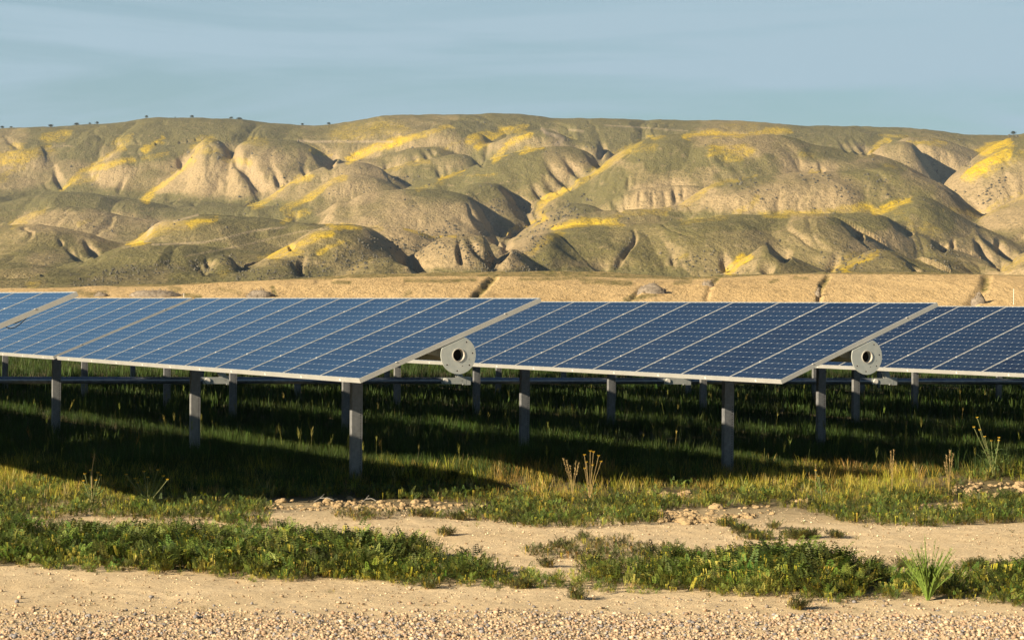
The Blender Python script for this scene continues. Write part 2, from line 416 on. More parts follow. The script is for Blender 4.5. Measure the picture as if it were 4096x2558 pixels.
for (cl, zl, ta, s0, lab, cb) in rows: make_row(cl, zl, ta, s0, lab, cable=cb)
# drive pipe that links the rows
root = empty('drive_pipe', cs(8, PIPE_S, 0.6), (0, 0, ALPHA))
tag(root, 'long dark steel pipe running level under the panels', 'pipe')
joint_c = []
for (cl, zl, ta, s0, lab, cb) in rows:
    c = cl + ML/2*math.cos(ta) + GL*math.sin(ta); zt = zl + ML/2*math.sin(ta) - GL*math.cos(ta)
    Lv = (zt+(PIPE_S-s0)*BETA-pipe_z(c))/math.cos(ta); joint_c.append(c + Lv*math.sin(ta))
ends = [3.0]+joint_c+[46.0]
for i in range(len(ends)-1):
    x0, x1 = ends[i]+0.20, ends[i+1]-0.36
    m = MB(); z0, z1 = pipe_z(x0)-0.6, pipe_z(x1)-0.6; n = 20
    m.tube([(x0-8, 0, z0), (x1-8, 0, z1)], 0.060, n)
    child(m.build('pipe_segment', [M_PIPE], link=False, smooth=True).data, 'pipe_segment', root)
for jc in joint_c:
    z = pipe_z(jc)-0.6; m = MB(); x = jc-8
    for y in (-0.07, 0.062): m.box(x-0.42, x+0.08, y, y+0.008, z-0.058, z+0.058)
    m.tube([(x-0.34, -0.086, z), (x-0.34, 0.086, z)], 0.05, 16, 1)
    m.box(x+0.055, x+0.17, -0.068, 0.06, z-0.075, z+0.075)
    m.tube([(x+0.17, 0, z), (x+0.235, 0, z)], 0.052, 16)
    child(m.build('coupling', [M_GALV, M_CLIP], link=False).data, 'coupling', root)
# ---------------------------------------------------------------- hills (height field over direction x distance)
ZT = {'1': (0, 400, 1.7293), '2': (1350, 400, 1.7293), '3': (2700, 400, 1.7342), '0': (0, 0, 1.0)}
def pts(s):
    """'Z x,y x,y 2: x,y ...' -> photo pixels; a token like 2: switches the measuring frame"""
    z = None; out = []
    for tk in s.split():
        if tk.endswith(':'): z = ZT[tk[:-1]]; continue
        a, b = tk.split(','); out.append((z[0]+float(a)/z[2], z[1]+float(b)/z[2]))
    return np.array(out)
# crest lines: distance D (or D0,D1 from first to last point), front length L, points
LOBES = [
 (3300, 700, "0: -500,520 0,527 200,521 330,512 450,506 570,490 760,485 870,487 1000,492 1100,503 1250,512 1330,510 1420,495 1500,481 1560,476 1850,471 1960,466 2080,468 2150,478 2210,489 2260,492 2500,488 2750,490 2900,490 3050,500 3090,508 3200,516 3300,517 3500,521 3620,524 3700,530 3830,548 3870,552 3940,554 4096,552 4600,548"),
 (3050, 330, "1: -300,400 -100,380 0,360 150,322 300,320 360,400 400,480 440,600 450,700"),
 (3000, 360, "1: 430,660 480,560 600,470 700,415 850,335 1000,335 1200,325 1330,300 1420,285 1480,340"),
 (2900, 420, "1: 960,745 1000,700 1100,620 1250,480 1330,360 1390,280 1450,262 1530,285 1600,350 1640,420 1700,480 1790,560 1850,620 1885,680"),
 (2870, 420, "1: 1570,470 1600,380 1640,315 1690,285 1750,270 1900,268 2050,285 2150,325 2260,375 2365,425 2380,470"),
 (2960, 250, "1: 2350,430 2: 75,420 150,380 290,305 380,285 560,240 700,205 850,215 1000,240 1060,290 1130,320 1150,380"),
 (2900, 200, "2: 880,400 960,335 1100,285 1250,230 1400,200 1520,225 1600,270 1700,290 1800,300"),
 (2850, 230, "2: -180,470 0,438 120,420 300,385 450,350 560,330 700,330 800,370 900,400"),
 (2700, 230, "2: -150,560 0,540 170,520 330,485 500,438 650,410 800,378 900,384 1010,440 1030,470"),
 (2600, 260, "1: 1720,745 1760,730 1850,680 1950,600 2100,515 2250,460 2420,430 2: 160,430 300,470 360,520"),
 (2500, 260, "1: 1920,760 1960,740 2080,680 2150,640 2300,555 2420,528 2: 110,525 200,532 300,555 400,600 455,640 470,690"),
 (2450, 380, "2: 380,700 450,640 560,590 700,540 880,490 1000,430 1150,385 1300,345 1400,322 1500,316 1600,325 1700,350 1780,395 1835,452 1860,520"),
 (2250, 300, "2: 700,760 800,650 900,600 1000,585 1110,590 1180,640 1250,700 1330,760 1395,790"),
 (2150, 360, "1: 2000,880 2100,850 2250,770 2420,710 2: 0,703 150,668 300,645 430,635 600,630 760,640 880,660 950,700 1000,770 1060,850 1120,900 1175,925"),
 (2350, 520, "2: 1220,900 1350,745 1500,650 1680,575 1800,470 1950,365 2100,285 2250,255 2420,243 3: 0,250 200,248 400,245 600,248 750,258 830,285 950,330 1100,350 1350,378 1500,420 1700,520"),
 (2250, 260, "3: -700,560 -400,470 -200,420 100,395 260,390 400,440 560,490 800,500 900,490"),
 (2750, 260, "3: 1300,420 1350,378 1420,322 1500,286 1600,275 1680,315 1760,395 1830,480 1890,560 1900,600"),
 (2950, 260, "3: 1500,300 1600,262 1800,262 1950,300 2060,345 2150,380"),
 (2850, 200, "3: 1650,340 1700,300 1800,305 1950,360 2070,415 2100,470"),
 (2300, 420, "3: 1850,640 1880,560 1950,505 2030,440 2100,385 2200,320 2330,262 2420,245 2600,200 3000,160"),
 (2050, 90,  "2: 1850,720 1890,685 1980,640 2100,612 2250,600 2420,588 3: 30,585 150,590 230,610 300,680"),
 (1930, 330, "3: -60,760 30,735 90,690 200,612 350,560 480,530 600,512 800,502 1000,500 1200,490 1450,473 1560,486 1700,522 1850,570 1950,640 2050,710 2120,760 2180,800"),
 (1980, 200, "2: 1150,960 1200,920 1300,860 1450,770 1600,718 1720,720 1800,745 1860,790"),
 (1850, 200, "2: 1250,990 1350,930 1470,885 1600,800 1700,782 1850,770 2100,752 2300,742 2420,745 3: 40,748 250,765 420,765 560,780 800,800"),
 (1750, 330, "3: 1250,860 1380,790 1500,740 1620,690 1700,677 1780,700 1900,765 2050,850 2200,925 2350,1000 2450,1060"),
 (1850, 300, "3: 2080,860 2110,830 2200,765 2300,715 2420,660 2600,590"),
 (1600, 260, "3: 900,800 1000,785 1200,782 1400,790 1480,812 1600,880 1750,950 1850,1010 1950,1050 2100,1100 2280,1190"),
 (1500, 330, "2: 1080,1200 1150,1150 1250,1060 1330,1000 1420,955 1500,905 1620,868 1800,860 1950,862 2040,866 2150,862 2300,852 2420,850 3: 100,840 300,815 500,800 700,795 850,792 1000,796 1100,820 1200,870 1300,935 1400,1000 1500,1070"),
 (1150, 200, "3: 1060,1215 1120,1190 1250,1110 1350,1050 1440,1033 1530,1050 1650,1110 1750,1160 1870,1215"),
 (1250, 220, "3: 330,1240 380,1190 460,1120 560,1050 620,1000 700,1030 800,1090 950,1165 1070,1218"),
 (1250, 230, "3: 1700,1120 1850,1100 2000,1110 2150,1160 2300,1215"),
 (1200, 200, "3: 2200,1215 2270,1165 2350,1110 2420,1062 2600,980"),
 # left foreground
 (2500, 260, "1: -200,760 0,725 150,690 280,650 400,636 600,650 800,680 1000,708 1150,740 1300,790 1420,835"),
 (2420, 150, "1: 1100,760 1300,735 1450,722 1650,730 1900,745 2050,760 2160,765"),
 (2200, 260, "1: -200,960 0,930 60,880 130,820 250,768 400,735 500,735 620,752 750,788 850,812 1000,830 1100,845"),
 (1800, 330, "1: -200,900 0,880 130,871 250,874 420,890 550,918 700,958 800,985 895,1018"),
 (1750, 330, "1: 620,1130 700,1085 850,1020 980,950 1050,880 1150,832 1370,793 1600,805 1880,818 2000,845 2200,868 2420,880 2: 150,890 300,905"),
 (1400, 260, "1: -300,1300 0,1262 200,1225 400,1172 600,1112 750,1050 900,1008 1000,995 1200,1000 1500,1030 1800,1060 1950,1080"),
 (1150, 120, "1: 1420,1215 1440,1140 1500,1095 1560,1080 1640,1130 1660,1200"),
 (1050, 200, "1: 200,1290 500,1240 800,1190 1000,1165 1300,1190 1550,1215 1700,1190 1800,1130 1900,1095 2020,1110 2080,1200"),
 (1300, 300, "1: 1880,1100 1950,1060 2020,1015 2150,940 2300,888 2420,885 2: 100,884 200,895 330,960 400,1010 470,1080 560,1140 650,1195"),
 (1050, 160, "2: 0,1200 60,1170 150,1120 250,1085 360,1080 450,1110 560,1160 680,1205"),
 (1550, 120, "2: 160,930 200,895 300,880 450,885 550,905 650,945 750,960 850,1000"),
 (1280, 170, "2: 500,1110 530,1080 620,1020 700,960 780,935 870,925 960,930 1050,942 1120,968 1185,1010 1150,1060 1100,1110 1090,1180"),
 (1400, 260, "2: 1050,1210 1090,1120 1180,1030 1300,960 1400,935 1480,925"),
]
LOBES = [(D, Lf, *pxdir(*pts(s).T)) for D, Lf, s in LOBES]
nC, nR = 1750, 800
AZ = np.linspace(-0.245, 0.245, nC)                                  # X/Y
DD = 640*(3750/640.0)**(np.linspace(0, 1, nR)**0.92)
BT_X, BT_Y = np.array([-600, 0, 312, 700, 1000, 1400, 1900, 2400, 2600, 2750, 2900, 3200, 3500, 4096, 4700]), np.array([1166, 1160, 1150, 1140, 1128, 1112, 1108, 1112, 1116, 1120, 1110, 1102, 1100, 1104, 1104])
ax_, ez_ = pxdir(BT_X, BT_Y)
near_e = np.interp(AZ, ax_, ez_)
base_e = np.interp(DD, [600, 800, 1000, 1500, 2000, 2600, 3100, 3800], [0.006, 0.007, 0.009, 0.0172, 0.0265, 0.0395, 0.0462, 0.041])
wn_ = np.clip((DD-640)/350, 0, 1)[:, None]
baseH = ((near_e-0.0012)[None, :]*(1-wn_)+np.maximum(base_e[:, None], near_e[None, :]-0.001)*wn_)*DD[:, None] + CAM_H
DG, AG = np.meshgrid(DD, AZ, indexing='ij')
XG = AG*DG
H = baseH.copy()
kk = 2.2
acc = np.exp((H-H)/kk); top = H.copy()
wav = fbm(XG/210.0, DG/150.0, 3, 5); PW = np.zeros_like(H)
for i, (D, Lf, cx, ce) in enumerate(LOBES):
    Lf = Lf*0.95
    o = np.argsort(cx); cx = cx[o]; ce = ce[o]
    e = np.interp(AZ, cx, ce, left=-1, right=-1)
    hC = np.where(e > -0.5, e*D+CAM_H, -50.0)
    # let the crest fall away steeply beyond its ends
    dl = np.clip((cx[0]-AZ)*D, 0, None)+np.clip((AZ-cx[-1])*D, 0, None)
    hC = np.where(e > -0.5, hC, np.where(AZ < cx[0], ce[0], ce[-1])*D+CAM_H-dl*0.7)
    # soften the drawn polyline a little
    kx_ = np.arange(-15, 16); ker = np.exp(-0.5*(kx_/5.5)**2); ker /= ker.sum(); hC = np.convolve(np.pad(hC, 15, 'edge'), ker, 'valid')
    Dl = D + 28*wav
    t = np.clip((Dl-DG)/Lf, 0, 1.6); pf = np.where(t < 1, 0.5*(1+np.cos(np.pi*np.minimum(t, 1)**1.08)), 0)
    tb = np.clip((DG-Dl)/(Lf*1.2), 0, 1); pb = 0.5*(1+np.cos(np.pi*tb))
    p = np.where(DG < Dl, pf, pb)
    Hi = baseH+(hC[None, :]-baseH)*p
    Hi = Hi-14*(1-p)**2; Hi = np.where(hC[None, :] < baseH, -80.0, Hi)
    PW = np.where(Hi > H, p, PW)
    # soft maximum
    m_ = np.maximum(H, Hi); H = m_+kk*np.log(np.exp(np.clip((H-m_)/kk, -30, 0))+np.exp(np.clip((Hi-m_)/kk, -30, 0)))-kk*0.0
fade = np.clip((DG-700)/300, 0, 1)
H += fade*(fbm(XG/95.0, DG/120.0, 4, 11)*2.6 + fbm(XG/28.0, DG/45.0, 3, 31)*0.9)

# branching drainage: sharp creases between rounded spurs, running down the slopes
wxx = XG+38*fbm(XG/110, DG/160, 3, 141); wdd = DG+60*fbm(XG/130, DG/140, 3, 142)
bil = np.abs(fbm(wxx/95, wdd/300, 2, 143))*2.0; bil2 = np.abs(fbm(wxx/34+bil, wdd/110, 2, 144))*2.0
WG = fade*(1-np.clip(PW, 0, 1)**5)*np.clip((DG-750)/400, 0, 1)
H += WG*(np.minimum(bil, .55)-.32)*10 + WG*(np.minimum(bil2, .5)-.28)*3.0

def img_y(Hh):
    P = np.stack([XG.ravel(), DG.ravel(), Hh.ravel()], 1); x, y = project(P); return x.reshape(Hh.shape), y.reshape(Hh.shape)
PX, PY = img_y(H)
# raster masks in a 4-pixel grid, sampled at the projected vertices of the surface facing the valley
MW, MH = 1760, 336; MX0, MY0, MS = -150, 440, 2.5
mgx, mgy = np.meshgrid(MX0+np.arange(MW)*MS, MY0+np.arange(MH)*MS)
def stroke(P, w0, w1=None, tap=False):
    """soft stroke: value 1 on the line falling to 0 at the half width"""
    w1 = w0 if w1 is None else w1; out = np.zeros(mgx.shape)
    n = len(P)
    for i in range(n-1):
        a, b_ = P[i], P[i+1]; d = b_-a; l2 = max(d@d, 1e-6)
        wm = max(w0, w1)+8; x0, x1 = min(a[0], b_[0])-wm, max(a[0], b_[0])+wm; y0, y1 = min(a[1], b_[1])-wm, max(a[1], b_[1])+wm
        ix0, ix1 = int(max(0, (x0-MX0)/MS)), int(min(MW, (x1-MX0)/MS+2)); iy0, iy1 = int(max(0, (y0-MY0)/MS)), int(min(MH, (y1-MY0)/MS+2))
        if ix0 >= ix1 or iy0 >= iy1: continue
        gx, gy = mgx[iy0:iy1, ix0:ix1], mgy[iy0:iy1, ix0:ix1]
        t = np.clip(((gx-a[0])*d[0]+(gy-a[1])*d[1])/l2, 0, 1)
        dist = np.hypot(gx-a[0]-t*d[0], gy-a[1]-t*d[1]); ww = w0+(w1-w0)*(i+t)/(n-1)
        q_ = (i+t)/(n-1); vv = np.clip(1-dist/ww, 0, 1)
        if tap: vv = vv*np.clip(q_*1.7, 0.0, 1)*np.clip((1-q_)*6, 0, 1)
        out[iy0:iy1, ix0:ix1] = np.maximum(out[iy0:iy1, ix0:ix1], vv)
    return out
def sample(M, x, y):
    fx = np.clip((x-MX0)/MS, 0, MW-1.001); fy = np.clip((y-MY0)/MS, 0, MH-1.001)
    ix = fx.astype(int); iy = fy.astype(int); fx = fx-ix; fy = fy-iy
    return (M[iy, ix]*(1-fx)+M[iy, ix+1]*fx)*(1-fy)+(M[iy+1, ix]*(1-fx)+M[iy+1, ix+1]*fx)*fy
run = np.minimum.accumulate(PY, axis=0)
VIS = np.clip(1-(PY-run)/22.0, 0, 1)            # 1 where the slope faces the valley
# gullies: half width in px, depth in metres at that place, points
GUL = [
 (26, 9, "1: 372,420 390,500 420,560 440,620"), (24, 9, "1: 1310,360 1250,430 1225,470"), (14, 4, "1: 900,460 860,560 815,660"),
 (38, 13, "1: 1560,290 1610,360 1640,420 1720,480 1790,560 1860,650"), (16, 8, "1: 1650,470 1720,560 1790,650 1830,690"),
 (22, 9, "1: 1880,440 1920,520 1960,600"), (20, 8, "1: 2080,470 2125,510"), (42, 16, "1: 2160,340 2240,400 2330,430"),
 (16, 7, "2: 500,385 560,418"), (16, 7, "2: 580,335 640,400"), (12, 5, "2: 640,330 680,380"), (22, 8, "2: 1060,290 1050,350 1030,410"),
 (16, 8, "2: 665,440 700,490 735,528"), (14, 7, "2: 735,440 760,490 785,510"), (16, 6, "2: 320,430 340,480"), (18, 8, "2: 930,390 1010,440"),
 (26, 13, "2: 1430,410 1480,480 1560,550 1655,600"), (20, 11, "2: 1560,390 1620,450 1700,530"), (20, 9, "2: 1700,365 1760,410 1830,455"),
 (18, 10, "2: 1410,540 1470,590 1555,635"), (16, 8, "2: 1310,540 1370,610 1440,690"), (24, 14, "2: 1120,600 1180,660 1260,710 1350,760"),
 (26, 12, "2: 1170,690 1260,780 1370,830"), (26, 14, "2: 985,740 1030,830 1090,880 1170,925"), (16, 7, "2: 900,700 930,800 990,870 1060,930"),
 (22, 10, "2: 1780,240 1830,310 1840,360 1800,400"), (12, 4, "2: 2010,520 2000,600"),
 (22, 12, "2: 1885,685 1930,720 1980,760"), (14, 7, "2: 1975,650 2000,750"), (14, 6, "2: 2260,620 2290,720"), (12, 6, "2: 2340,610 2365,700"), (12, 5, "2: 2100,640 2090,700"), (10,5,"2: 2180,640 2190,730"), (12,6,"3: 0,610 20,690"), (12,6,"3: 60,610 80,680"),
 (18, 9, "3: 1125,275 1170,315 1220,352"), (18, 9, "3: 1195,265 1240,320 1290,362"), (20, 10, "3: 1240,265 1300,320 1350,370"),
 (34, 13, "3: 1640,300 1700,370 1770,430 1840,500 1870,545"), (20, 9, "3: 1730,340 1800,420 1860,480 1915,525"), (16, 7, "3: 1820,350 1890,420 1960,490"), (14, 6, "3: 1950,370 2000,420 2060,450"),
 (14, 6, "3: 980,430 1000,460 1030,495"), (16, 4, "3: 260,380 360,420 460,480"),
 (24, 13, "3: 1990,670 2080,720 2160,775"), (16, 7, "3: 1480,815 1560,880 1650,930"), (22, 10, "3: 1160,850 1240,900 1310,950"),
 (34, 15, "3: 2080,890 2170,960 2270,1030 2370,1090"), (26, 12, "3: 2060,940 2110,1030 2190,1100 2280,1160"), 
 (36, 8, "3: 640,990 700,1040 800,1095"), (34, 5, "3: 330,1040 350,1110 365,1190"), (40, 5, "3: 590,1110 630,1160 680,1200"),
 (34, 4, "3: 1130,1040 1100,1120 1060,1200"), (18, 8, "3: 1780,980 1850,1010 1890,1030"), (16, 6, "3: 1610,1130 1700,1200"), (14, 5, "3: 1940,960 1920,1030"),
 (15, 5, "2: 2050,870 2060,930 2030,1000 1970,1090 1920,1170"), (26, 5, "2: 1760,1135 1820,1160 1880,1185"), (18, 4, "2: 2310,1050 2320,1130"),
 (30, 12, "2: 370,1015 430,1080 520,1120 600,1175"), (24, 7, "2: 830,960 840,1050 860,1120"), (28, 12, "2: 890,960 960,1030 1050,1090 1080,1130"), (18, 8, "2: 1050,950 1120,990 1180,1010"), (20, 7, "2: 560,1120 600,1160 650,1190"),
 (24, 8, "2: 1850,450 1700,560 1560,640 1440,710 1360,760 1390,800 1300,860 1200,930 1160,970 1180,1010 1110,1090 1080,1190"),
 (18, 6, "1: 450,1010 500,1060 560,1110"), (24, 9, "1: 585,960 630,1020 690,1080"), (14, 5, "1: 520,1020 560,1090 600,1110"), (10, 4, "1: 400,940 450,1000"),
 (22, 5, "1: 1340,1130 1400,1170 1445,1200"), (16, 6, "1: 1450,1090 1440,1150"), (18, 8, "1: 2130,1080 2080,1130 2070,1210"), (14, 5, "1: 1630,1120 1620,1170"), (20, 8, "1: 1960,790 2030,800 2060,810"), (14, 6, "1: 1990,1000 2020,1030"),
 (14, 5, "1: 20,240 60,290 130,330"),
]
CV = np.zeros(mgx.shape)
for wd, dp, s in GUL:
    P = pts(s); taper = stroke(P, wd*0.55, wd*1.0, True); CV = np.maximum(CV, (taper**1.1)*dp)
cutm = sample(CV, PX+15*fbm(XG/30, DG/40, 4, 61), PY+9*fbm(XG/30, DG/40, 4, 62))*VIS
def blur(A, k):
    for ax in (0, 1):
        B = np.zeros_like(A); 
        for i in range(-k, k+1): B += np.roll(A, i, axis=ax)*(k+1-abs(i))
        A = B/float((k+1)**2)
    return A
H -= blur(cutm, 2)*0.85
# rills on the steep faces, running down the slope
ril = np.abs(fbm(AG*DG/16.0+fbm(XG/60.0, DG/60.0, 2, 77)*1.5, DG/130.0, 3, 57))
slope = blur(blur(np.abs(np.gradient(H, axis=0)/np.gradient(DD)[:, None]), 3), 3)
H -= fade*np.clip(slope-0.16, 0, 0.5)*4.5*(0.35-ril)*2.0
H += fade*0.55*fbm(XG/9.0, DG/14.0, 3, 131)
PX, PY = img_y(H)

# colour areas of the hills (flowers, bare earth, scrub, green swales)
YEL = [  # half width px, strength, points
 (34, .75, "1: 0,395 100,375 250,360 360,335"), (26, 1, "1: 0,440 90,425 190,405"), (34, .7, "1: 330,270 400,255 480,245"), (20, .6, "1: 100,310 180,320"), (22, .5, "1: 0,560 60,500 150,460"),
 (36, .6, "1: 780,300 840,280 900,265"), (26, .75, "1: 640,455 700,410 780,350 850,330"), (18, .9, "1: 1000,350 1080,310 1150,270"), (20, .6, "1: 990,410 1070,385 1130,375"),
 (22, .8, "1: 430,620 500,540 600,490 720,470 850,430 930,415"), (40, .65, "1: 1330,420 1360,340 1400,290 1440,280"), (30, .9, "1: 1010,695 1100,620 1200,540 1270,470 1350,400"), (26, .5, "1: 1400,350 1500,350 1600,380"), (24, .7, "1: 1540,410 1640,430 1710,460"), (22, .5, "1: 500,600 560,560 650,540"),
 (30, .5, "1: 1700,300 1760,290 1850,300"), (16, .8, "1: 2150,340 2200,365 2280,385"), (22, 1, "1: 1740,738 1800,735 1850,700 1900,660"), (22, .8, "1: 1880,680 1960,610 2050,550 2130,520"), (24, 1, "1: 1960,740 2030,720 2100,680"), (24, .8, "1: 2100,680 2200,620 2300,560 2400,540"), (60, .55, "1: 2340,250 2420,200 2: 60,230 150,220 300,190 430,200"),
 (28, 1, "2: 80,415 160,380 250,350 350,310 450,270"), (22, .8, "2: 430,280 520,255 600,235 690,215"), (22, .7, "2: 700,190 780,185"), (16, .5, "2: 740,360 800,310 850,290"),
 (34, .85, "2: 920,280 980,255 1040,245"), (24, .95, "2: 970,330 1040,270 1120,215 1200,190"), (34, .7, "2: 1120,210 1190,200 1280,200"), (24, .9, "2: 1090,410 1140,360 1190,300 1260,265 1340,245"), (14, 1, "2: 1250,370 1320,345 1400,322"), (20, .4, "2: 1600,260 1650,270"),
 (22, .6, "2: 350,490 480,450 600,425"), (18, .9, "2: 720,545 800,515 880,490"), (20, .5, "2: 560,620 640,590 750,560"), (14, .6, "2: 930,520 1020,520 1100,515"),
 (30, .9, "2: 1380,765 1450,700 1530,650 1600,620"), (32, .75, "2: 1660,590 1740,520 1820,470 1900,420 2000,350"), (36, .5, "2: 1950,380 2080,330 2180,340"), (20, .6, "2: 2000,330 2080,290"), (14, .7, "2: 2150,255 2250,250"),
 (26, 1, "2: 1480,880 1580,860 1700,850 1800,840"), (30, .8, "2: 1600,850 1700,830 1850,850 1940,850"), (30, .6, "2: 1920,840 2000,790 2100,780 2300,760"), (18, .9, "2: 1310,865 1360,840 1440,800"), (16, .8, "2: 1130,960 1200,910 1290,870"), (24, .6, "2: 1290,1080 1370,1010 1450,960 1530,910"), (22, .35, "2: 1180,1190 1280,1120"),
 (10, 1, "2: 480,885 560,910 640,935 810,940"), (14, 1, "2: -60,878 60,880 150,885"), (20, .5, "2: 200,890 320,882"),
 (26, .5, "2: 80,1200 160,1140 250,1100"), (20, .4, "2: 0,980 60,985"),
 (22, .95, "3: 100,250 200,235 350,225 480,235"), (22, .85, "3: 490,235 560,225 700,215 790,215"), (34, .45, "3: 350,180 450,175 550,190"), (50, .75, "3: 280,360 400,350 500,350"), (34, .7, "3: 370,410 450,405"), (20, .6, "3: 870,385 950,395"), (16, .6, "3: 1440,245 1600,245"), (16, .7, "3: 1640,285 1750,290 1880,300"), (18, .8, "3: 1370,370 1420,320 1470,285"), (20, .5, "3: 1460,450 1530,465"),
 (46, 1, "3: 2030,520 2120,460 2220,400 2310,375"), (34, 1, "3: 2130,360 2210,325 2320,290"), (26, .9, "3: 1990,540 2060,500 2150,460"), (40, .55, "3: 2150,500 2300,420 2420,380"),
 (20, .6, "3: 60,740 120,690 200,640 300,580 480,550"), (30, .6, "3: 420,765 520,720 560,680"), (26, .7, "3: 600,780 750,790 900,780 1100,765 1200,745"), (34, .75, "3: 1140,760 1250,740 1350,750"), (22, .9, "3: 1370,785 1450,760 1530,725 1640,690"), (26, .45, "3: 1500,760 1580,800 1650,900"), (26, .6, "3: 1900,740 2000,760 2130,790"), (24, .5, "3: 60,840 200,820 350,810"), (12, .8, "3: 940,505 1030,503"), (12, .6, "3: 420,565 560,530"),
 (26, 1, "3: 370,1215 430,1150 500,1095"), (26, 1, "3: 1180,1200 1260,1130 1340,1090 1400,1050"), (40, .6, "3: 1080,1200 1150,1130 1280,1080"), (18, .5, "3: 40,1120 120,1090"), (30, .6, "3: 2290,1190 2380,1130 2420,1110"), (40, .4, "3: 1700,870 1850,930"), (20, .5, "3: 2170,780 2300,700 2420,650"),
 (26, .6, "1: 90,860 160,830 220,800 300,765"), (20, .55, "1: 540,870 620,840"), (30, .9, "1: 1330,850 1420,830 1490,822"), (40, .6, "1: 1060,910 1200,870 1350,850"), (16, .9, "1: 900,998 1000,975"), (22, .8, "1: 900,990 1000,940 1080,890"),
 (16, 1, "1: 1970,850 2030,815"), (26, .7, "1: 1990,780 2080,775 2150,768"), (30, .9, "1: 1910,1082 2000,1050 2080,1000 2180,950 2280,920"), (18, 1, "1: 1900,1082 2000,1065 2090,1058"), (16, .8, "1: 2180,1060 2260,1010 2360,980"), (14, 1, "1: 2320,880 2420,882"), (12, .7, "1: 1790,1082 1870,1080"), (24, .5, "1: 190,1290 270,1275"), (14, .6, "1: 1520,1215 1620,1170"),
]
TANS = [ # bare dry slopes
 (70, .8, "1: 650,740 850,760 1050,790 1250,790"), (60, .7, "1: 200,840 400,830 600,840"), (110, .55, "1: 1250,560 1450,560 1600,640"), (60, .5, "1: 700,560 850,540"), (60, .6, "1: 60,650 250,640"), (70, .5, "1: 1750,400 1900,420"), (50, .6, "1: 600,930 750,900"), (30, .8, "1: 850,1040 950,1030 1050,1020"), (50, .6, "1: 250,1110 400,1120 500,1150"),
 (80, .6, "2: 0,600 200,600"), (60, .6, "2: 50,480 250,470"), (120, .7, "2: 500,780 700,800 900,850"), (60, .9, "2: 250,920 450,930 600,970 720,990"), (110, 1, "2: 620,1080 720,1050 780,1100"), (50, .7, "2: 1450,400 1600,440 1720,480"), (60, 1, "2: 2020,670 2200,660 2400,650"), (50, 1, "2: 1100,1170 1200,1080 1320,1010 1400,970"), (50, .6, "2: 1650,570 1750,530"),
 (110, .9, "3: 350,620 600,600 900,590 1150,600"), (90, .7, "3: 500,700 800,690 1100,680"), (60, .5, "3: 1450,360 1600,330"), (60, .6, "3: 1560,450 1750,520"), (60, .8, "3: 1900,580 2000,600 2120,680"), (70, .7, "3: 2200,640 2400,600"), (60, .7, "3: 2200,820 2400,800"), (40, .8, "3: 1050,470 1250,460 1400,460"), (60, .5, "3: 150,290 350,300 600,310"), (50, .6, "3: 1300,1010 1500,950 1600,960"), (60, .5, "3: 2000,1000 2150,1050"),
]
GRN = [
 (60, .9, "1: 0,715 200,690 400,660 700,690 1000,730 1200,745 1500,750 1900,770"), (70, .6, "1: 300,210 700,210 1200,190 1600,200 2000,240"), (40, .8, "1: 900,400 1050,360 1200,340"), (50, .6, "1: 450,330 600,360"), (50, .7, "1: 1100,1060 1300,1080 1500,1050"), (60, .7, "1: 400,1200 700,1130 1000,1100"), (60, .7, "1: 1250,1240 1700,1250 2200,1240"), (60, .7, "1: 1900,790 2100,800"), (50, .5, "1: 250,310 450,290"),
 (90, .8, "2: 1000,470 1150,480 1300,440"), (90, .8, "2: 600,600 800,590 1000,570"), (60, .8, "2: 900,170 1200,150 1400,170"), (100, .8, "2: 1700,620 1800,590 1900,600"), (80, .6, "2: 1650,200 2000,200 2400,220"), (80, .5, "2: 1450,1050 1600,980 1750,920"), (60, .9, "2: 2200,420 2420,395"), (60, .7, "2: 2050,360 2250,340 2400,310"), (30, .9, "2: 600,1210 1000,1215 1500,1195 2000,1200 2420,1225"),
 (50, .9, "3: 0,395 150,390 300,400 420,460"), (60, .8, "3: 350,540 500,520 650,480"), (60, .7, "3: 850,230 1200,230 1500,230"), (40, .7, "3: 1200,490 1400,485 1550,490"), (60, .8, "3: 2280,330 2420,310"), (50, .6, "3: 900,370 1200,400"), (50, .7, "3: 0,850 300,830 700,830"), (30, .6, "3: 1100,810 1250,830 1450,870"), (50, .5, "3: 1500,780 1700,720 1900,830"),
]
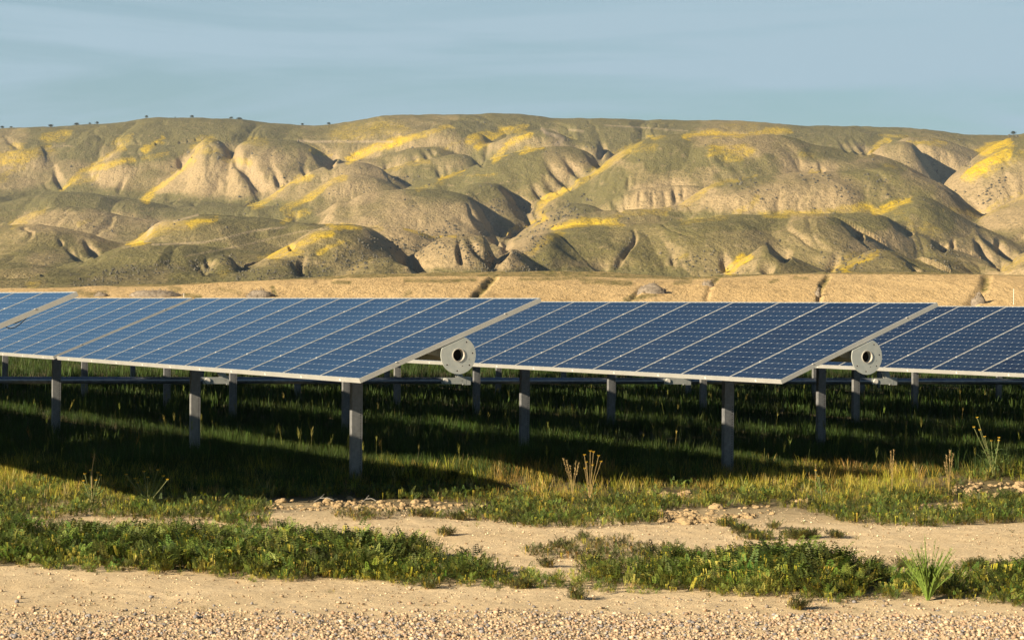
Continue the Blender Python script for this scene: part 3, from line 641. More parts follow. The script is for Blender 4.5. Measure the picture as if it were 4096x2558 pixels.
SCRUB = [
 (30, 1, "1: 540,1275 620,1265 680,1270"), (36, 1, "1: 720,1240 820,1210 950,1190 1080,1175"), (30, .9, "1: 950,1180 1100,1160 1180,1160"), (26, 1, "1: 1330,1150 1400,1160 1440,1190"), (26, .8, "1: 1520,1100 1600,1100 1640,1130"), (34, .9, "1: 1650,1200 1760,1190 1850,1200"), (50, 1, "1: 1880,1200 1960,1210 2050,1160"), (34, .9, "1: 2130,1180 2200,1210 2280,1190"), (26, .8, "1: 2250,1140 2350,1100 2420,1080"), (14, .8, "1: 2130,1100 2150,1080"), (12, 1, "1: 1230,1155 1260,1160"), (12, .8, "1: 1500,390 1560,390"), (10, 1, "1: 1295,362 1330,358"), (16, .9, "1: 150,1290 180,1290"), (16,.8,"1: 970,1260 1050,1245"),
 (60, .9, "2: 30,1130 120,1100 220,1070 330,1040"), (30, .9, "2: 170,985 260,985"), (30, .9, "2: 400,1000 480,1020 560,1040"), (20, .9, "2: 570,940 680,945"), (80, .6, "2: 700,1000 800,970 850,1000"), (60, .9, "2: 880,1050 960,1120 1040,1160"), (14, .8, "2: 340,545 420,550 560,535"), (50, .6, "2: 1270,890 1400,850 1550,790 1700,740"), (26, .7, "2: 1350,980 1450,935"), (30, .7, "2: 1200,1080 1300,1020 1420,990"), (30, .9, "2: 1180,1190 1300,1180 1450,1165"), (30, .6, "2: 1100,730 1200,760 1330,800"), (14, 1, "2: 970,175 990,175"), (20, .5, "2: 1990,980 1930,1150"), (22, .7, "2: 2320,1060 2330,1130"),
 (40, .35, "3: 380,600 480,580 600,640"), (40, .4, "3: 900,550 1050,530"), (50, .3, "3: 1180,630 1300,620"), (34, .5, "3: 1350,550 1500,640"), (20, .8, "3: 1330,1060 1420,1035"), (60, .5, "3: 1100,1130 1200,1100 1380,1090"), (26, .6, "3: 1730,1020 1800,1030"), (60, .35, "3: 100,1150 300,1150"), (50, .4, "3: 2150,690 2250,600"), (14, 1, "3: 2330,265 2360,262"), (60, .4, "3: 1850,1100 1950,1120"),
]
def paint(LST, gam=0.7):
    M = np.zeros(mgx.shape)
    for wd, st, s in LST: M = np.maximum(M, np.clip(stroke(pts(s), wd)*1.7, 0, 1)**gam*st)
    return M
ROADS = [(5, 1, "1: 2060,280 2150,288 2300,286 2420,285 2: 100,288 380,288"), (4, .9, "1: 1200,842 1290,815 1370,795"), (5, 1, "1: 1020,935 1040,890 1055,860"), (3, .9, "1: 1040,920 1060,880"),
 (4, .8, "1: 1050,1000 1200,995 1400,985 1550,955 1700,915 1850,890 1970,880"), (3, .6, "1: 1280,1080 1500,1040 1700,1000 1900,950 2100,905 2300,885"), (8, 1, "2: 1415,200 1440,225 1500,245 1560,265 1550,285 1510,305"), (4, .8, "2: 1600,205 1700,215"), (3, .7, "2: 1850,175 2100,190 2420,215"), (3, .6, "1: 250,350 350,335 380,315 500,320"), (3,.5,"2: 1420,200 1500,205 1560,260")]
wx = PX+34*fbm(XG/38, DG/60, 4, 71)+10*fbm(XG/9, DG/14, 3, 73); wy = PY+15*fbm(XG/38, DG/60, 4, 72)+7*fbm(XG/9, DG/14, 3, 74)
aY, aT, aG, aS = (sample(paint(l, g), wx, wy)*VIS for l, g in (([(w_*.95, (q_*.97 if q_ < 1 else .95 if p_[0] != '1' else .8), p_) for w_, q_, p_ in YEL], 1.5), (TANS, .8), (GRN, .8), (SCRUB, .7)))
aR = sample(paint(ROADS, .5), PX, PY)*VIS
bare = sample(np.clip(CV/10, 0, 1), PX, PY)*VIS
V = np.stack([XG, DG, H], -1).reshape(-1, 3)
i0 = (np.arange(nR-1)[:, None]*nC+np.arange(nC-1)[None, :]).ravel()
F = np.stack([i0, i0+1, i0+nC+1, i0+nC], 1)

def hill_mat():
    m, t, b = newmat('hill_grassland', 0.95, 0.1)
    g = geopos(t)
    mpn = N(t, 'ShaderNodeMapping'); mpn.inputs['Scale'].default_value = (1, 0.55, 1); t.links.new(g, mpn.inputs[0]); v = mpn.outputs[0]
    big = noise(t, 0.006, 5, 0.55, v); mid = noise(t, 0.035, 5, 0.6, v); fine = noise(t, 0.16, 6, 0.7, v); vf = noise(t, 0.45, 3, 0.65, v)
    slp = N(t, 'ShaderNodeSeparateXYZ'); t.links.new(N(t, 'ShaderNodeNewGeometry').outputs['True Normal'], slp.inputs[0])
    steep = ramp(t, slp.outputs[2], [(0.80, (1, 1, 1)), (0.96, (0, 0, 0))])
    tan, grn = (0.36, 0.275, 0.15), (0.165, 0.145, 0.055)
    f0 = math_(t, 'ADD', math_(t, 'MULTIPLY', steep, 0.62), math_(t, 'SUBTRACT', math_(t, 'MULTIPLY', big, 1.5), 0.55))
    f0 = math_(t, 'ADD', f0, math_(t, 'MULTIPLY', math_(t, 'SUBTRACT', mid, 0.5), 1.1))
    f0 = math_(t, 'ADD', f0, math_(t, 'MULTIPLY', attr(t, 'tan'), 0.75))
    f0 = math_(t, 'SUBTRACT', f0, math_(t, 'MULTIPLY', attr(t, 'green'), 0.95))
    n = N(t, 'ShaderNodeClamp'); t.links.new(f0, n.inputs[0])
    c = mixc(t, n.outputs[0], grn, tan)
    # darker green swales, pale earth spots
    c = mixc(t, math_(t, 'MULTIPLY', attr(t, 'green'), 0.45), c, (0.125, 0.120, 0.052))
    c = mixc(t, ramp(t, fine, [(0.56, (0, 0, 0)), (0.74, (0.65, 0.65, 0.65))]), c, (0.46, 0.35, 0.215))
    c = mixc(t, ramp(t, vf, [(0.36, (0.55, 0.55, 0.55)), (0.50, (0, 0, 0))]), c, (0.10, 0.09, 0.045))
    yb = math_(t, 'MULTIPLY', attr(t, 'yellow'), ramp(t, fine, [(0.28, (1, 1, 1)), (0.62, (0.45, 0.45, 0.45))]))
    yb = math_(t, 'MULTIPLY', yb, ramp(t, mid, [(0.3, (1.0,)*3), (0.65, (0.55,)*3)]))
    spk = noise(t, 0.30, 4, 0.8, v); yb = ramp(t, math_(t, 'ADD', math_(t, 'MULTIPLY', yb, 1.0), math_(t, 'MULTIPLY', math_(t, 'SUBTRACT', spk, 0.5), 1.1)), [(0.12, (0, 0, 0)), (0.74, (0.85,)*3)])
    c = mixc(t, math_(t, 'MINIMUM', math_(t, 'MULTIPLY', yb, 1.35), 0.9), c, mixc(t, math_(t, 'POWER', attr(t, 'yellow'), 2.4), (0.40, 0.30, 0.045), (0.64, 0.44, 0.01)))
    # bare earth in the cuts
    c = mixc(t, math_(t, 'MULTIPLY', attr(t, 'bare'), 0.2), c, (0.42, 0.32, 0.22))
    c = mixc(t, math_(t, 'MULTIPLY', attr(t, 'road'), math_(t, 'MULTIPLY', fine, 1.3)), c, (0.48, 0.38, 0.25))
    sc = math_(t, 'MULTIPLY', attr(t, 'scrub'), 0.35)
    c = mixc(t, sc, c, (0.07, 0.065, 0.045))
    t.links.new(c, b.inputs['Base Color'])
    h = math_(t, 'ADD', math_(t, 'MULTIPLY', fine, 1.0), math_(t, 'MULTIPLY', vf, 0.5))
    bump(t, b, h, 0.9, 2.2)
    return m
M_HILL = hill_mat()
hills = mesh_np('hills', V, F, M_HILL, smooth=True, attrs={'yellow': aY.ravel(), 'tan': aT.ravel(), 'green': aG.ravel(), 'scrub': aS.ravel(), 'road': aR.ravel(), 'bare': bare.ravel()})
hills['kind'] = 'structure'
try: hills.cycles.shadow_terminator_geometry_offset = 0.15; hills.cycles.shadow_terminator_offset = 0.05
except Exception: pass
def hill_at(px, py, tol=0):
    """world point of the hill surface seen through a photo pixel"""
    ax, ez = pxdir(px, py); j = int(round((float(ax)-AZ[0])/(AZ[1]-AZ[0]))); j = min(max(j, 0), nC-1)
    el = (H[:, j]-CAM_H)/DD; k = np.argmax(el >= float(ez)) if (el >= float(ez)).any() else int(np.argmax(el))
    return Vector((float(ax)*DD[k], DD[k], H[k, j]))
# ---------------------------------------------------------------- ground
def poly_in(P, x, y):
    P = np.asarray(P, float); inside = np.zeros(np.shape(x), bool); n = len(P); j = n-1
    for i in range(n):
        xi, yi = P[i]; xj, yj = P[j]
        c = ((yi > y) != (yj > y)) & (x < (xj-xi)*(y-yi)/((yj-yi) if yj != yi else 1e-9)+xi)
        inside ^= c; j = i
    return inside
def ground_z(X, Y):
    z = 0.05*fbm(X/3.1, Y/3.7, 3, 91)*np.clip((Y-20)/6, 0, 1) + 0.015*fbm(X/0.9, Y/0.9, 3, 92)
    z = z+0.27*np.exp(-((X-0.4)/1.15)**2-((Y-28.1)/1.2)**2)+0.22*np.exp(-((X-5.3)/1.0)**2-((Y-28.7)/1.2)**2)
    return z
def grid(x0, x1, y0, y1, nx, ny, warp=None):
    xs = np.linspace(x0, x1, nx); ys = np.linspace(y0, y1, ny)
    Xg, Yg = np.meshgrid(xs, ys); i0 = (np.arange(ny-1)[:, None]*nx+np.arange(nx-1)[None, :]).ravel()
    return Xg, Yg, np.stack([i0, i0+1, i0+nx+1, i0+nx], 1)
# one sheet: fine near the camera, widening towards the hills
t_ = np.linspace(0, 1, 560); ys = np.concatenate([[-60, -20, 0, 8, 12], 13.5+(t_**1.0)*22.0, 35.5*(900/35.5)**np.linspace(0.01, 1, 90)])
u_ = np.linspace(-1, 1, 620)
Yg = ys[:, None]*np.ones((1, len(u_))); halfw = np.where(ys < 36, 9.0, 9+(ys-36)*0.62); Xg = (halfw[:, None]*u_[None, :])
big_ = np.array([-60, -20, 0, 8, 12])
halfw2 = np.where(ys < 36, 20.0, 20+(ys-36)*0.62); Xg = halfw2[:, None]*(0.45*u_+0.55*u_**3)[None, :]
fine = np.clip(1-(Yg-35)/20, 0, 1)
GZ = ground_z(Xg, Yg)*1.0
GZ += fine*(0.010*fbm(Xg/0.16, Yg/0.22, 3, 95)+0.004*fbm(Xg/0.05, Yg/0.06, 2, 97))
# beyond the array the plain lifts to the foot of the sandy bank and lies at the hill foot level behind it
n_ = len(u_); i0 = (np.arange(len(ys)-1)[:, None]*n_+np.arange(n_-1)[None, :]).ravel()
Fg = np.stack([i0, i0+1, i0+n_+1, i0+n_], 1)
lift = np.interp(Yg, [0, 200, 330, 420, 900], [0, 0, 0, 0.5, 1.5]); GZ = GZ+lift
def ground_mat():
    m, t, b = newmat('dry_ground', 0.95, 0.12)
    g = geopos(t); sp = N(t, 'ShaderNodeSeparateXYZ'); t.links.new(g, sp.inputs[0])
    a = noise(t, 0.9, 5, 0.6, g); f = noise(t, 26, 6, 0.75, g); ff = noise(t, 120, 4, 0.7, g)
    c = mixc(t, ramp(t, a, [(0.3, (0, 0, 0)), (0.7, (1, 1, 1))]), (0.60, 0.465, 0.275), (0.71, 0.57, 0.36))
    c = mixc(t, ramp(t, f, [(0.34, (0.7, 0.7, 0.7)), (0.5, (0, 0, 0))]), c, (0.36, 0.25, 0.14))
    c = mixc(t, ramp(t, ff, [(0.60, (0, 0, 0)), (0.72, (0.8, 0.8, 0.8))]), c, (0.72, 0.60, 0.42))
    # under the panels the soil colour is darkened to deepen the shade
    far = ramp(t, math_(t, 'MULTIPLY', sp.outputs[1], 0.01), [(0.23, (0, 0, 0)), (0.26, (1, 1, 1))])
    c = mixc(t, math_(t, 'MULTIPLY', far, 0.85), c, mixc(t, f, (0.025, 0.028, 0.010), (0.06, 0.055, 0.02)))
    t.links.new(c, b.inputs['Base Color'])
    h = math_(t, 'ADD', f, math_(t, 'MULTIPLY', ff, 0.35)); bump(t, b, h, 0.8, 0.012)
    return m
M_GROUND = ground_mat()
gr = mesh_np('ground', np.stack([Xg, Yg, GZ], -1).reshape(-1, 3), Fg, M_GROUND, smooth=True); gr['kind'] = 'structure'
# sandy bank between the plain and the hills
BY0, BY1 = 205.0, 262.0
nx, nr = 900, 130; azb = np.linspace(-0.27, 0.27, nx); ztop = np.interp(azb, ax_, ez_)*BY1+CAM_H
tb = np.linspace(-0.15, 1.9, nr)[:, None]
Yb = BY0+(BY1-BY0)*tb+0*azb[None, :]; Xb = azb[None, :]*Yb
sm = np.clip(tb, 0, 1); prof = np.where(tb < 1, np.sin(np.clip(tb, 0, 1)*math.pi/2)**0.9, 1.0)
Zb = ztop[None, :]*prof + np.where(tb < 0, tb*4, 0)
back = np.clip(tb-1, 0, 1); strip = np.interp(azb, pxdir(np.array([0, 900, 1500, 2400, 3000, 3400, 4096]), np.full(7, 1100))[0], [0, 0, 14, 22, 6, 10, 4])/FPX
Zb = np.where(tb > 1, (np.interp(azb, ax_, ez_)[None, :]+strip[None, :]*np.clip(back*2.5, 0, 1))*Yb+CAM_H, Zb)
Zb += (0.28*fbm(Xb/9, Yb/16, 4, 201)+0.07*fbm(Xb/1.6, Yb/3, 3, 205))*np.clip(tb*3, 0, 1)
BG = [(34, 1.3, "0: 1975,1108 1945,1140 1905,1180 1890,1205"), (26, 1.0, "0: 3310,1108 3285,1140 3280,1180 3276,1215"), (44, 1.2, "0: 3945,1112 3935,1150 3900,1190 3880,1230"), (26, .7, "0: 2870,1112 2845,1140 2825,1190"), (20, .8, "0: 2570,1150 2520,1200"), (22, .5, "0: 1330,1118 1270,1125")]
xb_, yb_ = project(np.stack([Xb, Yb, Zb], -1).reshape(-1, 3)); xb_ = xb_.reshape(Xb.shape); yb_ = yb_.reshape(Xb.shape)
BM = np.zeros(mgx.shape); BGm = np.zeros(mgx.shape); MYo = MY0
def st2(P, wd, x, y):
    out = np.zeros(x.shape)
    for i in range(len(P)-1):
        a, b_ = P[i], P[i+1]; d = b_-a; t = np.clip(((x-a[0])*d[0]+(y-a[1])*d[1])/max(d@d, 1e-6), 0, 1)
        out = np.maximum(out, np.clip(1-np.hypot(x-a[0]-t*d[0], y-a[1]-t*d[1])/wd, 0, 1))
    return out
bcut = np.zeros(xb_.shape); front = tb < 1.02
for wd, dp, s in BG: bcut = np.maximum(bcut, st2(pts(s), wd*.6, xb_+6*fbm(Xb/1.5, Yb/3, 2, 8), yb_)*dp)
Zb = Zb-bcut*front*0.27
bgreen = np.zeros(xb_.shape)
for wd, st, s in [(16, 1, "0: 1975,1108 1945,1140 1905,1180"), (16, 1, "0: 3310,1108 3290,1140 3280,1160"), (22, 1, "0: 3945,1112 3940,1150"), (10, .9, "0: 1330,1126 1400,1130"), (10, .9, "0: 1620,1120 1700,1122 1780,1124 1900,1118"), (9, .8, "0: 2080,1118 2330,1112"), (16, .9, "0: 2330,1120 2420,1128 2520,1132"), (14, .9, "0: 2540,1180 2500,1198 2620,1178"), (12, .9, "0: 700,1165 680,1150 720,1158"), (16, .7, "0: 310,1165 360,1180 420,1170"), (12, .9, "0: 740,1180 800,1186"), (12, .9, "0: 1090,1150 1100,1180"), (9, .7, "0: 3080,1128 3110,1120"), (9, .7, "0: 3180,1110 3230,1112"), (12, .8, "0: 2700,1132 2760,1126"), (14, .9, "0: 2850,1125 2870,1112"), (10, .5, "0: 880,1152 900,1160 960,1170"), (12, .6, "0: 1620,1180 1640,1165")]:
    bgreen = np.maximum(bgreen, np.clip(st2(pts(s), wd, xb_, yb_)*1.6, 0, 1)*st)
bgreen = np.maximum(bgreen, np.clip((tb-0.985)*14, 0, 1)*np.ones(xb_.shape))
def bank_mat():
    m, t, b = newmat('sandy_bank', 0.95, 0.1); g = geopos(t)
    mpn = N(t, 'ShaderNodeMapping'); mpn.inputs['Scale'].default_value = (1, 0.35, 1); t.links.new(g, mpn.inputs[0]); v = mpn.outputs[0]
    a = noise(t, 0.09, 4, 0.55, v); f = noise(t, 1.1, 6, 0.7, v); ff = noise(t, 3.2, 4, 0.7, v)
    c = mixc(t, ramp(t, a, [(0.3, (0, 0, 0)), (0.7, (1, 1, 1))]), (0.50, 0.355, 0.17), (0.62, 0.45, 0.225))
    c = mixc(t, ramp(t, f, [(0.33, (0.6,)*3), (0.47, (0, 0, 0))]), c, (0.22, 0.15, 0.065))
    c = mixc(t, ramp(t, ff, [(0.30, (0.5,)*3), (0.45, (0, 0, 0))]), c, (0.24, 0.165, 0.07))
    gg = math_(t, 'MULTIPLY', attr(t, 'green'), ramp(t, f, [(0.35, (1, 1, 1)), (0.62, (0.35,)*3)]))
    c = mixc(t, gg, c, mixc(t, ff, (0.05, 0.065, 0.02), (0.15, 0.14, 0.04)))
    t.links.new(c, b.inputs['Base Color']); bump(t, b, math_(t, 'ADD', f, math_(t, 'MULTIPLY', ff, .5)), 0.8, 0.35); return m
M_BANK = bank_mat()
i0 = (np.arange(nr-1)[:, None]*nx+np.arange(nx-1)[None, :]).ravel()
bk = mesh_np('embankment', np.stack([Xb, Yb, Zb], -1).reshape(-1, 3), np.stack([i0, i0+1, i0+nx+1, i0+nx], 1), M_BANK, smooth=True, attrs={'green': bgreen.ravel()}); bk['kind'] = 'structure'
# terrace of green pasture from the bank to the hill foot
Xt, Yt, Ft = grid(-1, 1, 0, 1, 300, 60); Yw = 300+(820-300)*Yt; Xw = Xt*Yw*0.27
el0 = np.interp(Xw/Yw, ax_, ez_)
st_ = np.interp(Xw/Yw, azb, strip)
Zt = (el0+st_)*Yw-0.5+0.35*fbm(Xw/40, Yw/60, 3, 301)+CAM_H - np.clip((Yw-560)/260, 0, 1)*2.5
def pasture_mat():
    m, t, b = newmat('green_pasture', 0.95, 0.1); g = geopos(t)
    f = noise(t, 0.35, 6, 0.7, g); a = noise(t, 0.03, 3, 0.5, g)
    c = mixc(t, ramp(t, f, [(0.5, (0, 0, 0)), (0.75, (1, 1, 1))]), mixc(t, a, (0.085, 0.105, 0.022), (0.13, 0.125, 0.035)), (0.32, 0.25, 0.12))
    t.links.new(c, b.inputs['Base Color']); bump(t, b, f, 0.8, 0.8); return m
ps = mesh_np('pasture', np.stack([Xw, Yw, Zt], -1).reshape(-1, 3), Ft, pasture_mat(), smooth=True); ps['kind'] = 'structure'
# ---------------------------------------------------------------- vegetation and stones
def leaf_mat(name, rough=0.65, trans=0.28, var=0.25):
    m, t, b = newmat(name, rough, 0.25)
    c = attr(t, 'col', 'Color'); n = noise(t, 9, 3, 0.6, geopos(t))
    c = mixc(t, var, c, ramp(t, n, [(0.3, (0.45, 0.5, 0.4)), (0.7, (1.35, 1.3, 1.1))]), 'MULTIPLY')
    t.links.new(c, b.inputs['Base Color'])
    tr = N(t, 'ShaderNodeBsdfTranslucent'); t.links.new(c, tr.inputs[0]); mxs = N(t, 'ShaderNodeMixShader'); mxs.inputs[0].default_value = trans
    t.links.new(b.outputs[0], mxs.inputs[1]); t.links.new(tr.outputs[0], mxs.inputs[2]); t.links.new(mxs.outputs[0], t.nodes['Material Output'].inputs[0])
    return m
M_GRASS = leaf_mat('grass_blades'); M_LEAF = leaf_mat('weed_leaves', 0.6, 0.2)
def stone_mat():
    m, t, b = newmat('gravel_stone', 0.9, 0.2); c = attr(t, 'col', 'Color')
    n = noise(t, 90, 4, 0.6, geopos(t)); c = mixc(t, 0.4, c, ramp(t, n, [(0.3, (0.6, 0.6, 0.6)), (0.7, (1.25, 1.2, 1.15))]), 'MULTIPLY')
    t.links.new(c, b.inputs['Base Color']); bump(t, b, n, 0.6, 0.004); return m
M_STONE = stone_mat()
M_CLOD, _t, _b = newmat('dirt_clod', 0.95, 0.1)
_c = attr(_t, 'col', 'Color'); _n = noise(_t, 45, 6, .75, geopos(_t)); _t.links.new(mixc(_t, .4, _c, ramp(_t, _n, [(.3, (.6, .55, .5)), (.7, (1.2, 1.2, 1.2))]), 'MULTIPLY'), _b.inputs['Base Color']); bump(_t, _b, _n, 1.0, 0.02)
def scatter(name, protos, P, yaw, sc, col, mat, lean=None, which=None, hz=None, smooth=False):
    """merge many copies of small prototype meshes into one mesh"""
    r2 = np.random.default_rng(len(P)+len(name)); n = len(P)
    which = r2.integers(0, len(protos), n) if which is None else which
    VV, FF, CC = [], [], []; off = 0
    for k, (pv, pf, pc) in enumerate(protos):
        ids = np.nonzero(which == k)[0]
        if len(ids) == 0: continue
        c, s = np.cos(yaw[ids]), np.sin(yaw[ids]); q = pv[None]*sc[ids][:, None, None]
        if hz is not None: q = q.copy(); q[:, :, 2] *= hz[ids][:, None]
        x = q[:, :, 0]*c[:, None]-q[:, :, 1]*s[:, None]; y = q[:, :, 0]*s[:, None]+q[:, :, 1]*c[:, None]; z = q[:, :, 2]
        if lean is not None: x = x+lean[ids, 0][:, None]*z; y = y+lean[ids, 1][:, None]*z
        v = np.stack([x, y, z], -1)+P[ids][:, None, :]
        VV.append(v.reshape(-1, 3)); m = len(pv)
        FF.append((pf[None]+(off+np.arange(len(ids))*m)[:, None, None]).reshape(-1, 3)); off += m*len(ids)
        CC.append(np.minimum(pc[None]*col[ids][:, None, :], .62 if pc.max() < 2.2 else np.array([.34, .30, .07])).reshape(-1, 3))
    o = mesh_np(name, np.concatenate(VV), np.concatenate(FF), mat, attrs={'col': np.clip(np.concatenate(CC), 0, .62)}, smooth=smooth)
    return o
def blade(r, ox, oy, h, wd, bend, az, base=(.75, .8, .7), tip=(1.25, 1.15, 1.1)):
    dx, dy = math.cos(az), math.sin(az); px_, py_ = -dy*wd/2, dx*wd/2
    pts_ = [(0, 0), (0.45*h, bend*0.25), (0.8*h, bend*0.62), (h, bend)]
    V = []
    for i, (z, b_) in enumerate(pts_[:3]):
        f = 1-0.25*i; V += [(ox+dx*b_-px_*f, oy+dy*b_-py_*f, z), (ox+dx*b_+px_*f, oy+dy*b_+py_*f, z)]
    V.append((ox+dx*bend, oy+dy*bend, h))
    F = [(0, 1, 3), (0, 3, 2), (2, 3, 5), (2, 5, 4), (4, 5, 6)]
    C = [base, base, (1, 1, 1), (1, 1, 1), tip, tip, tip]
    return V, F, C
def pack(parts):
    V, F, C = [], [], []
    for v, f, c in parts:
        n = len(V); V += v; F += [tuple(i+n for i in t) for t in f]; C += c
    return np.array(V, float), np.array(F, int), np.array(C, float)
def tuft(seed, n, h, spread, wd, bend):
    r = random.Random(seed); out = []
    for k in range(n):
        a = r.random()*6.28; rad = spread*r.random()**.5
        out.append(blade(r, math.cos(a)*rad, math.sin(a)*rad, h*(0.5+0.5*r.random()), wd*(.6+.8*r.random()), bend*h*r.random(), a+r.uniform(-1, 1)))
    return pack(out)
def seedhead(seed, h):
    """grass stalk with a brushy nodding head"""
    r = random.Random(seed); out = [blade(r, 0, 0, h, 0.003, 0.05*h, r.random()*6)]
    for k in range(14):
        z = h*(0.78+0.24*r.random()); a = r.random()*6.28; l = 0.035+0.03*r.random(); wd = 0.004
        ex, ey, ez = math.cos(a)*l*.45, math.sin(a)*l*.45, l
        out.append(([(-wd/2, 0, z), (wd/2, 0, z), (ex, ey, z+ez)], [(0, 1, 2)], [(1.3, 1.2, 1.0)]*3))
    return pack(out)
def fern(seed, nl, h, spread):
    """leafy weed: arching stems carrying feathery leaves, with upright pale pods"""
    r = random.Random(seed); out = []
    for k in range(nl):
        a = r.random()*6.28; el = 0.35+1.1*r.random(); st = spread*r.random()**.7; z0 = h*r.random()*0.75
        bx, by = math.cos(a)*st, math.sin(a)*st
        L_ = h*(0.25+0.25*r.random()); dx, dy, dz = math.cos(a)*math.cos(el), math.sin(a)*math.cos(el), math.sin(el)
        sx, sy = -math.sin(a), math.cos(a); tone = 0.35+1.05*r.random()**1.3; tc_ = (tone*(0.9+.3*r.random()), tone, tone*.85)
        nn = 5
        for i in range(nn):
            t = (i+0.6)/nn; cx, cy, cz = bx+dx*L_*t, by+dy*L_*t, z0+dz*L_*t-0.15*L_*t*t
            ll = L_*0.36*(1-0.5*t)
            for sg in (-1, 1):
                w_ = ll*0.60
                out.append(([(cx, cy, cz), (cx+sg*sx*ll+dx*w_*.2, cy+sg*sy*ll+dy*w_*.2, cz+ll*.25), (cx+sg*sx*ll*.5+dx*w_*1.3, cy+sg*sy*ll*.5+dy*w_*1.3, cz+dz*w_)], [(0, 1, 2)], [tc_]*3))
        ex = (bx+dx*L_, by+dy*L_, z0+dz*L_-0.15*L_)
        out.append(([(ex[0]-.004*sx, ex[1]-.004*sy, ex[2]), (ex[0]+.004*sx, ex[1]+.004*sy, ex[2]), (ex[0]+dx*.02, ex[1]+dy*.02, ex[2]+.01)], [(0, 1, 2)], [tc_]*3))
        if k % 3 == 0:   # stem
            out.append(([(0, 0, 0), (.004, 0, 0), (bx, by, z0+.01)], [(0, 1, 2)], [(1.6, .75, .6)]*3))
    return out
def pods(r, h, spread, n):
    out = []
    for k in range(n):
        a = r.random()*6.28; s_ = spread*r.random(); x, y, z = math.cos(a)*s_, math.sin(a)*s_, h*(.25+.6*r.random())
        for j in range(r.randint(2, 5)):
            l = 0.032+.028*r.random(); ox, oy = r.uniform(-.012, .012), r.uniform(-.012, .012)
            c = r.choice([(3.9, 2.6, .8), (3.2, 2.3, .8), (4.0, 2.0, 1.2), (2.6, 1.9, .9)])
            out.append(([(x+ox-.003, y+oy, z), (x+ox+.003, y+oy, z), (x+ox*1.3, y+oy, z-l), (x+ox, y+oy, z-l*1.25)], [(0, 1, 2), (0, 2, 3)], [c]*4))
    return out
def fernp(seed, nl, h, spread, npod):
    r = random.Random(seed+99); return pack(fern(seed, nl, h, spread)+pods(r, h, spread, npod))
def tri_only(p):
    return p
G_TUFT = [tuft(s, 9, 0.17, 0.045, 0.0045, 0.5) for s in range(6)]
G_TALL = [tuft(20+s, 10, 0.30, 0.07, 0.006, 0.45) for s in range(5)]
G_FAR = [tuft(40+s, 9, 0.34, 0.16, 0.012, 0.5) for s in range(5)]
G_HEAD = [seedhead(60+s, 0.42) for s in range(4)]
F_BIG = [fernp(80+s, 26, 0.17, 0.10, 7) for s in range(7)]
F_LOW = [fernp(90+s, 18, 0.085, 0.07, 1) for s in range(6)]
def sample_area(n, x0, x1, y0, y1, test, seed=1):
    r = np.random.default_rng(seed); X = r.uniform(x0, x1, n); Y = r.uniform(y0, y1, n)
    # keep the trapezoid the lens sees plus a margin to the sides
    k = np.abs(X) < Y*0.225+3.0; X, Y = X[k], Y[k]; Z = ground_z(X, Y); P = np.stack([X, Y, Z], 1)
    px, py = project(P); k = test(X, Y, px, py); return P[k], px[k], py[k]
def tint(n, base, var=0.25, seed=3):
    r = np.random.default_rng(seed+n); b_ = np.array(base)[None, :]*np.exp(r.normal(0, var, (n, 1)))*np.exp(r.normal(0, 0.10, (n, 3))); return b_
def xtend(a):  # continue a boundary sideways beyond the frame
    return a
STRIP = [(-900, 2150), (-50, 2150), (400, 2150), (900, 2160), (1350, 2190), (1600, 2220), (1750, 2262), (2000, 2292), (2150, 2318), (2300, 2308), (2600, 2290), (2900, 2280), (3100, 2270), (3300, 2300), (3500, 2325), (3700, 2340), (4150, 2340), (5000, 2340),
 (5000, 2430), (4150, 2415), (4020, 2425), (3850, 2400), (3500, 2403), (3250, 2418), (3150, 2400), (2950, 2385), (2700, 2373), (2500, 2385), (2350, 2368), (2200, 2350), (2000, 2365), (1900, 2358), (1780, 2340), (1650, 2350), (1500, 2330), (1300, 2325), (1000, 2330), (850, 2310), (700, 2300), (450, 2290), (250, 2280), (0, 2265), (-900, 2265)]
MIDP = [(2030, 2210), (2250, 2180), (2450, 2170), (2700, 2195), (2740, 2240), (2640, 2290), (2400, 2275), (2250, 2245), (2080, 2225)]
MAINP = [(-900, 1700), (5000, 1700), (5000, 2080), (4150, 2085), (4000, 2098), (3850, 2105), (3600, 2108), (3400, 2095), (3290, 2064), (3180, 2040), (3000, 2030), (2850, 2048), (2720, 2065), (2620, 2102), (2400, 2108), (2160, 2108), (1960, 2092), (1830, 2064), (1950, 2026), (1700, 2022), (1600, 2008), (1400, 1988), (1060, 1998), (1045, 2120), (900, 2128), (700, 2125), (400, 2125), (200, 2125), (-50, 2130), (-900, 2130)]
CLODS = [[(1050, 1998), (1400, 1992), (1900, 2014), (1960, 2030), (1700, 2040), (1500, 2044), (1050, 2036)], [(2630, 2050), (2730, 2040), (3080, 2022), (3090, 2060), (2900, 2090), (2640, 2104)], [(3690, 2014), (3870, 2006), (3860, 2046), (3700, 2046)], [(3790, 1975), (3850, 1930), (4150, 1930), (4150, 1985), (3830, 1990)], [(2600, 1972), (2800, 1970), (2790, 1992), (2620, 2000)], [(2000, 2012), (2110, 2012), (2100, 2024), (2010, 2026)], [(3150, 2002), (3260, 1996), (3250, 2016), (3170, 2024)], [(60, 2084), (300, 2066), (620, 2084), (900, 2092), (1000, 2114), (560, 2114), (80, 2110)]]
THIN = [(1340, 2052), (1600, 2050), (1600, 2072), (1480, 2084), (1340, 2080)]
